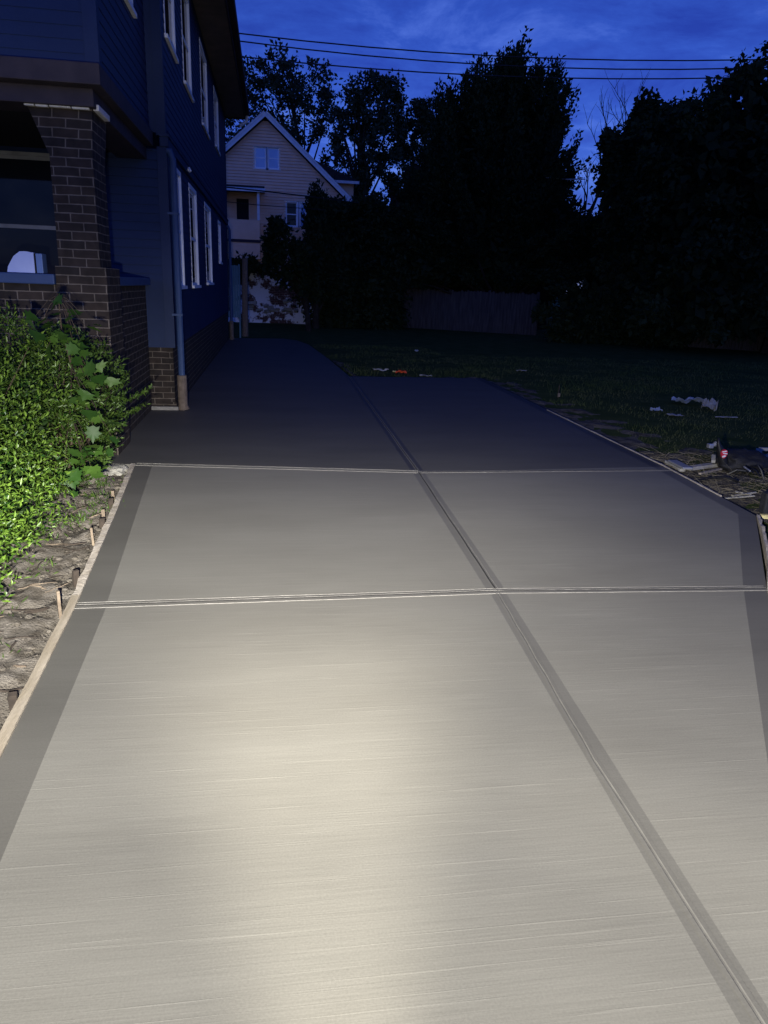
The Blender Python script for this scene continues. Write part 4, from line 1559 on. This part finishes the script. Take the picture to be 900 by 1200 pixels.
# two-storey back porch
TQ = yt(FY - 1.3)
po = MB()
po.box(-3.4, -0.25, FY - 1.5, FY - 0.02, 5.20, 5.32)
po.build('porch_roof', MT['roof'], fh)
po = MB()
po.box(-3.4, -0.22, FY - 1.53, FY - 1.5, 5.10, 5.24)
po.build('porch_fascia', MT['dimwhite'], fh)
po = MB()
lap(po, TQ, -3.3, -0.45, 3.30, 4.05, step=0.12, proud=.015)
lap(po, TQ, -3.3, -0.45, 2.55, 3.18, step=0.12, proud=.015)
po.box(-3.3, -0.45, FY - 1.28, FY - .04, 3.24, 3.36)
po.box(-0.50, -0.45, FY - 1.28, FY - .04, 2.55, 4.05)
po.build('porch_parapet', MT['tan'], fh, recalc=False)
po = MB()
po.box(-3.3, -0.42, FY - 1.36, FY - 1.28, 3.19, 3.29)
po.build('porch_trim', MT['brown_trim'], fh)
for x in (-3.2, -0.50):
    po = MB()
    po.box(x - .05, x + .05, FY - 1.34, FY - 1.24, 4.05, 5.12)
    po.build('porch_post', MT['dimwhite'], fh)
po = MB()
po.box(-1.42, -0.92, FY - .06, FY - .02, 3.30, 4.95)
po.build('door', MT['dark'], fh)
po = MB()
po.box(-1.47, -1.425, FY - .09, FY - .02, 3.30, 5.0)
po.box(-0.915, -0.87, FY - .09, FY - .02, 3.30, 5.0)
po.build('door_frame', MT['tan'], fh)
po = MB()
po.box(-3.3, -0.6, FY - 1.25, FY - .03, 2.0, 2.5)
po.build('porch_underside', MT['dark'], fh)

rub = MB()
random.seed(5)
for k in range(26):
    p = at(random.uniform(290, 358), random.uniform(352, 366), FY - random.uniform(.4, 1.6))
    s_ = random.uniform(.08, .22)
    rub.bar(p, p + Vector((s_ * random.uniform(.8, 2), random.uniform(-.1, .1), random.uniform(-.05, .05))), s_ * .7, s_ * .6, roll=random.random())
tag(rub.build('rubble_heap', [MT['chunk']], bevel=0.01), 'low heap of pale broken masonry at the foot of the peeling wall', 'rubble', kind='stuff')


def fence(name, A, B, h_, lb, nb, posts):
    A, B = Vector((*A, 0)), Vector((*B, 0))
    d = (B - A)
    u = d.normalized()
    f = thing(name, lb, 'fence', A)
    n_ = Vector((-u.y, u.x, 0))
    if n_.y > 0:
        n_ = -n_
    secs = posts - 1
    per = nb // secs
    for s_ in range(secs):
        q = MB()
        for k in range(per):
            t0 = (s_ + k / per) / secs
            t1 = (s_ + (k + 0.93) / per) / secs
            a = A + d * t0
            b = A + d * t1
            hh = h_ + random.uniform(-.04, .04)
            off = n_ * random.uniform(0, .012)
            q.poly([a + off + Vector((0, 0, gz - .05)), b + off + Vector((0, 0, gz - .05)), b + off + Vector((0, 0, hh - .05)), (a + b) / 2 + off + Vector((0, 0, hh)), a + off + Vector((0, 0, hh - .05))])
            off2 = off - n_ * 0.02
            q.poly([a + off2 + Vector((0, 0, gz - .05)), b + off2 + Vector((0, 0, gz - .05)), b + off2 + Vector((0, 0, hh - .05)), (a + b) / 2 + off2 + Vector((0, 0, hh)), a + off2 + Vector((0, 0, hh - .05))])
        for z in (0.3, h_ - .35):
            q.bar(A + d * (s_ / secs) - n_ * .05 + Vector((0, 0, z)), A + d * ((s_ + 1) / secs) - n_ * .05 + Vector((0, 0, z)), .04, .08)
        q.build('board_panel', MT['fence'], f, recalc=False)
    for s_ in range(posts):
        q = MB()
        p = A + d * (s_ / secs) - n_ * 0.07
        q.box(p.x - .05, p.x + .05, p.y - .05, p.y + .05, gz - .1, h_ + .05)
        q.build('post', MT['fence'], f)


fence('fence', (3.8, 35.1), (10.9, 30.6), 1.62, 'weathered board fence in the middle beneath the tall dark tree', 60, 5)
fence('fence', (11.3, 28.6), (17.5, 24.6), 1.02, 'low dark board fence at the right below the big leafy tree', 60, 5)

ob_ = thing('shed', 'dark shed with one pale blue window glimpsed over the fence', 'shed', (11.5, 36.5, 0))
q = MB()
q.box(10.6, 13.4, 36, 38.4, gz - .1, 2.3)
q.build('wall', MT['dark'], ob_)
q = MB()
q.poly([(10.4, 35.8, 2.28), (13.6, 35.8, 2.28), (13.6, 37.2, 3.1), (10.4, 37.2, 3.1)])
q.poly([(10.4, 38.6, 2.28), (13.6, 38.6, 2.28), (13.6, 37.2, 3.1), (10.4, 37.2, 3.1)])
q.build('roof', MT['roof'], ob_)
window(yt(36.0), 11.15, 11.75, 1.95, 2.25, ob_, cas=0.04, proud=.03, depth=-0.0, gm='sky_pane', wm='dimwhite', rail=False, sill=False)


# ================================================================== TREES
def inpoly(x, z, poly):
    c = False
    j = len(poly) - 1
    for i in range(len(poly)):
        xi, zi = poly[i]
        xj, zj = poly[j]
        if (zi > z) != (zj > z) and x < (xj - xi) * (z - zi) / (zj - zi) + xi:
            c = not c
        j = i
    return c


def tree(name, lb, cat, outline, Y, trunk_px, nclump, per, crad, lsize, material, group=None, plume=0.0, depth=None, limbs=14, trunk_r=0.25, seed=0, shape='diamond', edge_bias=0.0, flat=1.0, aspect=0.5, down=0.0, inner=0, inset=1.0):
    global RNG
    RNG = np.random.default_rng(100 + seed)
    random.seed(100 + seed)
    W2 = [at(x, y, Y) for x, y in outline]
    P2 = [(p.x, p.z) for p in W2]
    xs = [p[0] for p in P2]
    zs = [p[1] for p in P2]
    dep = depth or (max(xs) - min(xs)) * 0.36
    base = at(*trunk_px, Y)
    base.z = gz
    cx, cz = (min(xs) + max(xs)) / 2, min(zs) + (max(zs) - min(zs)) * 0.25
    t = thing(name, lb, cat, base, group)
    C = []
    tries = 0
    while len(C) < nclump and tries < nclump * 40:
        tries += 1
        x, z = random.uniform(min(xs), max(xs)), random.uniform(min(zs), max(zs))
        if not inpoly(cx + (x - cx) * inset, cz + (z - cz) * inset, P2):
            continue
        q = random.uniform(-1, 1)
        C.append((x, Y + q * dep * (0.35 + 0.65 * math.sqrt(max(0.05, 1 - ((x - cx) / (max(xs) - min(xs)) * 2) ** 2))), z))
    # clumps along the outline give it its reach
    if edge_bias:
        seg = list(zip(P2, P2[1:] + P2[:1]))
        for k in range(int(nclump * edge_bias)):
            a, b = random.choice(seg)
            w = random.random()
            x, z = a[0] + (b[0] - a[0]) * w, a[1] + (b[1] - a[1]) * w
            k_ = random.uniform(0.0, 0.12)
            x, z = x + (cx - x) * k_, z + (cz - z) * k_
            C.append((x, Y + random.uniform(-.5, .5) * dep, z))
    C = np.array(C)
    n = len(C)
    out = C - np.array([cx, Y, cz])
    out /= np.linalg.norm(out, axis=1, keepdims=True) + 1e-9
    if plume:
        out = out + np.array([0, 0, 0.7])
        out /= np.linalg.norm(out, axis=1, keepdims=True)
    r = crad * (0.55 + 0.9 * RNG.random(n))
    PP = np.repeat(C, per, 0)
    RR = np.repeat(r, per)[:, None]
    OO = np.repeat(out, per, 0)
    o = unit(n * per) * (RNG.random((n * per, 1)) ** 0.5)
    if plume:
        along = (o * OO).sum(1, keepdims=True)
        o = o * 0.72 + OO * along * plume
    else:
        o = o * np.array([1, 1, flat])
    PP = PP + o * RR
    D = unit(n * per) * (0.7 if plume else 1) + OO * (0.8 if plume else 0.25) + np.array([0, 0, -down])
    ls = lsize * (0.6 + 0.8 * RNG.random(n * per))
    tint_ = np.clip(np.repeat(RNG.random(n), per) * 0.7 + 0.3 * RNG.random(n * per), 0, 1)
    if inner:
        Q = []
        while len(Q) < inner:
            x, z = random.uniform(min(xs), max(xs)), random.uniform(min(zs), max(zs))
            x2, z2 = cx + (x - cx) * max(1.16, inset * 1.06), cz + (z - cz) * max(1.10, inset * 1.06)
            if inpoly(x2, z2, P2):
                Q.append((x, Y + random.uniform(-.5, .5) * dep, z))
        Q = np.array(Q)
        PP = np.concatenate([PP, Q])
        D = np.concatenate([D, unit(inner)])
        ls = np.concatenate([ls, lsize * (1.6 + 1.4 * RNG.random(inner))])
        tint_ = np.concatenate([tint_, 0.6 * RNG.random(inner)])
    leafmesh('crown', PP, D, unit(len(PP)), ls, ls * aspect, material, t, shape=shape, tint=tint_, droop=0.3)
    b = MB()
    top = Vector((cx * 0.5 + base.x * 0.5, Y, min(zs) + (max(zs) - min(zs)) * 0.72))
    tp = [base + Vector((0, 0, -.15))]
    for k in range(1, 7):
        w = k / 6
        tp.append(base.lerp(top, w) + Vector((random.uniform(-.2, .2), random.uniform(-.2, .2), 0)) * (trunk_r * 2))
    b.tube(tp, [trunk_r * (1.15 - 0.9 * k / 6) for k in range(7)], 8)
    for k in range(limbs):
        e = Vector(C[RNG.integers(n)])
        s_ = min(max((e.z - base.z) / max(.1, top.z - base.z) - random.uniform(.25, .45), 0.12), 0.9)
        f_ = s_ * 6
        i = min(int(f_), 5)
        st = tp[i].lerp(tp[i + 1], f_ - i)
        mid = st.lerp(e, .5) + Vector((random.uniform(-.3, .3), random.uniform(-.3, .3), -.1)) * trunk_r * 2
        rr = trunk_r * (0.42 - 0.25 * s_)
        b.tube([st, st.lerp(mid, .5) + Vector((0, 0, .05)), mid, mid.lerp(e, .6) + Vector((0, 0, .1)), e], [rr, rr * .8, rr * .6, rr * .4, rr * .15], 5, cap=False)
    b.build('trunk', MT['bark'], t, recalc=False)
    return t


BG = 'trees and bushes beyond the yard'
tree('tree', 'airy tall tree with sky gaps directly behind the tan house gable', 'tree',
     [(215, 150), (255, 100), (285, 76), (330, 72), (365, 82), (392, 100), (396, 138), (372, 160), (392, 185), (405, 212), (380, 232), (300, 230), (240, 225)], 50, (372, 300), 230, 60, 0.52, 0.23, MT['leaf_far'], BG, seed=1, limbs=34, trunk_r=0.32, flat=0.75, edge_bias=.15, aspect=.6)
tree('tree', 'airy tree with bare lower limbs between tan house and dark tree', 'tree',
     [(392, 135), (412, 98), (438, 88), (462, 96), (470, 120), (468, 180), (450, 190), (440, 235), (405, 236), (395, 190)], 44, (415, 320), 140, 60, 0.46, 0.21, MT['leaf_far'], BG, seed=2, limbs=30, trunk_r=0.30, flat=0.8, edge_bias=.2, aspect=.6)
tree('tree', 'slender open-crowned tree half hidden by the dark plumed tree', 'tree',
     [(470, 145), (484, 122), (506, 118), (526, 130), (530, 190), (510, 215), (480, 215), (465, 180)], 47, (492, 320), 105, 60, 0.44, 0.21, MT['leaf_far'], BG, seed=3, limbs=22, trunk_r=0.25, flat=0.8, edge_bias=.2, aspect=.6)
tree('tree', 'tall dark tree with upright leaf plumes in the centre', 'tree',
     [(470, 335), (478, 240), (500, 200), (512, 165), (514, 140), (524, 120), (536, 122), (548, 110), (556, 104), (570, 96), (584, 80), (596, 70), (606, 80), (620, 97), (636, 104), (650, 112), (658, 126), (652, 140), (656, 158), (660, 176), (660, 200), (662, 215), (654, 250), (660, 335)], 33, (590, 380), 340, 190, 0.34, 0.17, MT['leaf_black'], BG, seed=4, plume=2.1, limbs=30, trunk_r=0.26, edge_bias=.42, aspect=.5, inner=16000, inset=1.1)
tree('tree', 'huge dark leafy tree filling the right edge of the photo', 'tree',
     [(730, 360), (735, 230), (745, 175), (752, 142), (768, 134), (782, 140), (792, 150), (800, 122), (815, 100), (840, 104), (866, 92), (885, 76), (905, 60), (960, 30), (1040, 10), (1110, 120), (1120, 395), (760, 398)], 24, (900, 430), 420, 110, 0.45, 0.20, MT['leaf_black'], BG, seed=5, limbs=30, trunk_r=0.35, edge_bias=.2, aspect=.6, down=.5, inner=16000, inset=1.1)
tree('tree', 'smaller dark tree with ragged top between bare branches and huge tree', 'tree',
     [(712, 360), (712, 250), (712, 185), (714, 156), (722, 158), (728, 174), (734, 168), (744, 140), (750, 118), (762, 116), (766, 142), (785, 150), (800, 250), (800, 380)], 27, (750, 410), 150, 80, 0.30, 0.20, MT['leaf_black'], BG, seed=6, limbs=24, trunk_r=0.18, edge_bias=.45, aspect=.65, down=.6, inner=3500, inset=1.15)
tree('conifer', 'dark pointed evergreen against the right side of the tan house', 'tree',
     [(358, 300), (362, 262), (366, 240), (370, 222), (378, 236), (386, 258), (394, 300), (394, 350), (358, 350)], 31, (370, 380), 120, 70, 0.34, 0.17, MT['leaf_black'], BG, seed=7, plume=1.2, limbs=12, trunk_r=0.12, edge_bias=.25)
tree('bush', 'sprawling bush with thin leafy twigs before the peeling wall', 'bush',
     [(318, 322), (306, 292), (314, 278), (322, 256), (330, 262), (344, 282), (368, 300), (372, 350), (345, 335)], 29, (362, 385), 70, 42, 0.26, 0.18, MT['leaf_black'], BG, seed=8, limbs=22, trunk_r=0.10, edge_bias=.3, aspect=.6)
tree('bush', 'broad black bush right of the pointed evergreen', 'bush',
     [(370, 385), (372, 290), (385, 244), (410, 240), (440, 236), (462, 240), (470, 300), (470, 385)], 32.5, (420, 390), 170, 80, 0.45, 0.22, MT['leaf_black'], BG, seed=9, inner=5000, limbs=16, trunk_r=0.14, edge_bias=.15)
tree('bush', 'dark thicket behind the middle fence under the plumed tree', 'bush',
     [(455, 345), (458, 250), (480, 235), (520, 240), (560, 236), (600, 240), (640, 232), (668, 232), (672, 320), (668, 345)], 38, (560, 360), 240, 80, 0.6, 0.28, MT['leaf_black'], BG, seed=10, inner=6000, limbs=16, trunk_r=0.18, edge_bias=.1, depth=1.6)
tree('bush', 'black brush below the bare branches left of the ragged tree', 'bush',
     [(655, 318), (660, 268), (690, 258), (720, 258), (735, 300), (735, 345), (700, 345), (700, 318)], 35, (712, 372), 110, 80, 0.5, 0.26, MT['leaf_black'], BG, seed=11, inner=3000, limbs=12, trunk_r=0.14, edge_bias=.1, depth=0.9)
tree('bush', 'low black brush along the foot of the right fence', 'bush',
     [(618, 392), (636, 356), (652, 334), (690, 336), (720, 348), (800, 365), (900, 370), (980, 370), (980, 412), (760, 404), (690, 396)], 26.5, (800, 405), 150, 90, 0.35, 0.2, MT['leaf_black'], BG, seed=12, inner=4000, limbs=10, trunk_r=0.1, depth=0.5)
tree('bush', 'leafy vine clump over the basement corner beside the reddish post', 'bush',
     [(268, 318), (276, 304), (300, 306), (318, 318), (330, 326), (318, 330), (296, 322), (280, 330)], 30, (285, 372), 26, 45, 0.22, 0.16, MT['leaf_black'], BG, seed=13, limbs=10, trunk_r=0.06)

# dead tree with bare branches
random.seed(31)
dt = MB()


def branch(mb, p, d, ln, r, lv):
    pts = [p]
    for i in range(4):
        d = (d + Vector((random.uniform(-.25, .25), random.uniform(-.25, .25), random.uniform(-.05, .2)))).normalized()
        pts.append(pts[-1] + d * ln / 4)
    mb.tube(pts, [r * (1 - .15 * i) for i in range(5)], 5, cap=False)
    if lv > 0:
        for i in (2, 3, 4, 4):
            nd = (d + Vector((random.uniform(-.8, .8), random.uniform(-.5, .5), random.uniform(-.1, .5)))).normalized()
            branch(mb, pts[i], nd, ln * random.uniform(.5, .75), r * .5, lv - 1)


b0 = at(690, 372, 38)
b0.z = gz
dtt = thing('dead_tree', 'leafless dead tree with bare forked branches right of the plumed tree', 'tree', b0)
branch(dt, b0 + Vector((0, 0, -.1)), Vector((0, 0, 1)), 4.2, 0.13, 0)
branch(dt, at(690, 270, 38), Vector((-.05, 0, 1)), 3.2, 0.10, 3)
branch(dt, at(694, 275, 38), Vector((.25, 0, 1)), 3.0, 0.09, 3)
branch(dt, at(684, 285, 38), Vector((-.3, 0, 1)), 2.2, 0.07, 2)
dt.build('trunk', MT['bark'], dtt, recalc=False)
# broken ivy-clad snag
sn0 = at(486, 380, 36)
sn0.z = gz
sng = thing('tree_snag', 'broken dark tree trunk with two stubby forks left of the plumed tree', 'tree', sn0)
q = MB()
q.tube([sn0 + Vector((0, 0, -.1)), at(486, 300, 36), at(487, 240, 36), at(488, 196, 36)], [.75, .75, .65, .52], 10)
q.tube([at(480, 280, 36), at(464, 235, 36), at(457, 205, 36)], [.35, .26, .12], 8)
q.tube([at(492, 270, 36), at(505, 230, 36), at(512, 200, 36)], [.3, .22, .1], 8)
q.build('trunk', MT['bark'], sng, smooth=True)
ivy = []
for a, b in [((486, 330), (488, 196)), ((480, 280), (457, 205)), ((492, 270), (512, 200))]:
    for k in range(1600):
        w = random.random()
        p = at(a[0] + (b[0] - a[0]) * w, a[1] + (b[1] - a[1]) * w, 36)
        r_ = .7 if a[0] == 486 else .3
        ivy.append(p + Vector((random.gauss(0, .5) * r_, random.gauss(0, .5) * r_, random.gauss(0, .06))))
ivy = np.array(ivy)
n = len(ivy)
leafmesh('ivy', ivy, unit(n), unit(n), np.full(n, .2), np.full(n, .13), MT['leaf_black'], sng, shape='diamond')


# overhead lines
def wire(pts, r_, lb, cat, group, name='power_line', mt='wire'):
    q = MB()
    P_ = [Vector(p) for p in pts]
    out = []
    for i in range(len(P_) - 1):
        for k in range(12):
            t = k / 12
            p = P_[i].lerp(P_[i + 1], t)
            out.append(p)
    out.append(P_[-1])
    q.tube(out, r_, 5)
    return tag(q.build(name, MT[mt], recalc=False), lb, cat, group)


def sagged(a, b, Y, sag=4, ext=0.5):
    pts = []
    for k in range(17):
        t = -ext + (1 + 2 * ext) * k / 16
        x = a[0] + (b[0] - a[0]) * t
        y = a[1] + (b[1] - a[1]) * t + sag * (1 - (2 * t - 1) ** 2)
        pts.append(at(x, y, Y))
    return pts


PL = 'power lines crossing the dusk sky'
wire(sagged((280, 39), (880, 70), 30, 11), 0.024, 'top power line of the three crossing the sky', 'power line', PL)
wire(sagged((280, 48), (870, 80), 30.2, 12), 0.024, 'middle power line of the three crossing the sky', 'power line', PL)
wire(sagged((280, 66), (860, 91), 30.4, 10), 0.024, 'lowest power line of the three crossing the sky', 'power line', PL)
SV = 'service cables in front of the tan house'
wire([at(262, 219, 26), at(300, 223, 27), at(360, 230, 29), at(420, 238, 31)], 0.022, 'thick service cable drooping across the tan house', 'cable', SV, 'service_cable')
wire([at(262, 236, 26), at(300, 240, 27), at(340, 243, 28), at(380, 246, 29)], 0.012, 'thin service cable below the thick one on the tan house', 'cable', SV, 'service_cable')
wire([at(486, 191, 35), at(500, 190.5, 35), at(515, 192, 35)], 0.022, 'short pale cable above the broken snag', 'cable', SV + ' and trees', 'service_cable', 'dimwhite')
wire([at(640, 208, 31.5), at(660, 210, 31.5), at(686, 210, 31.5)], 0.02, 'short pale cable before the dark plumed tree', 'cable', SV + ' and trees', 'service_cable', 'dimwhite')
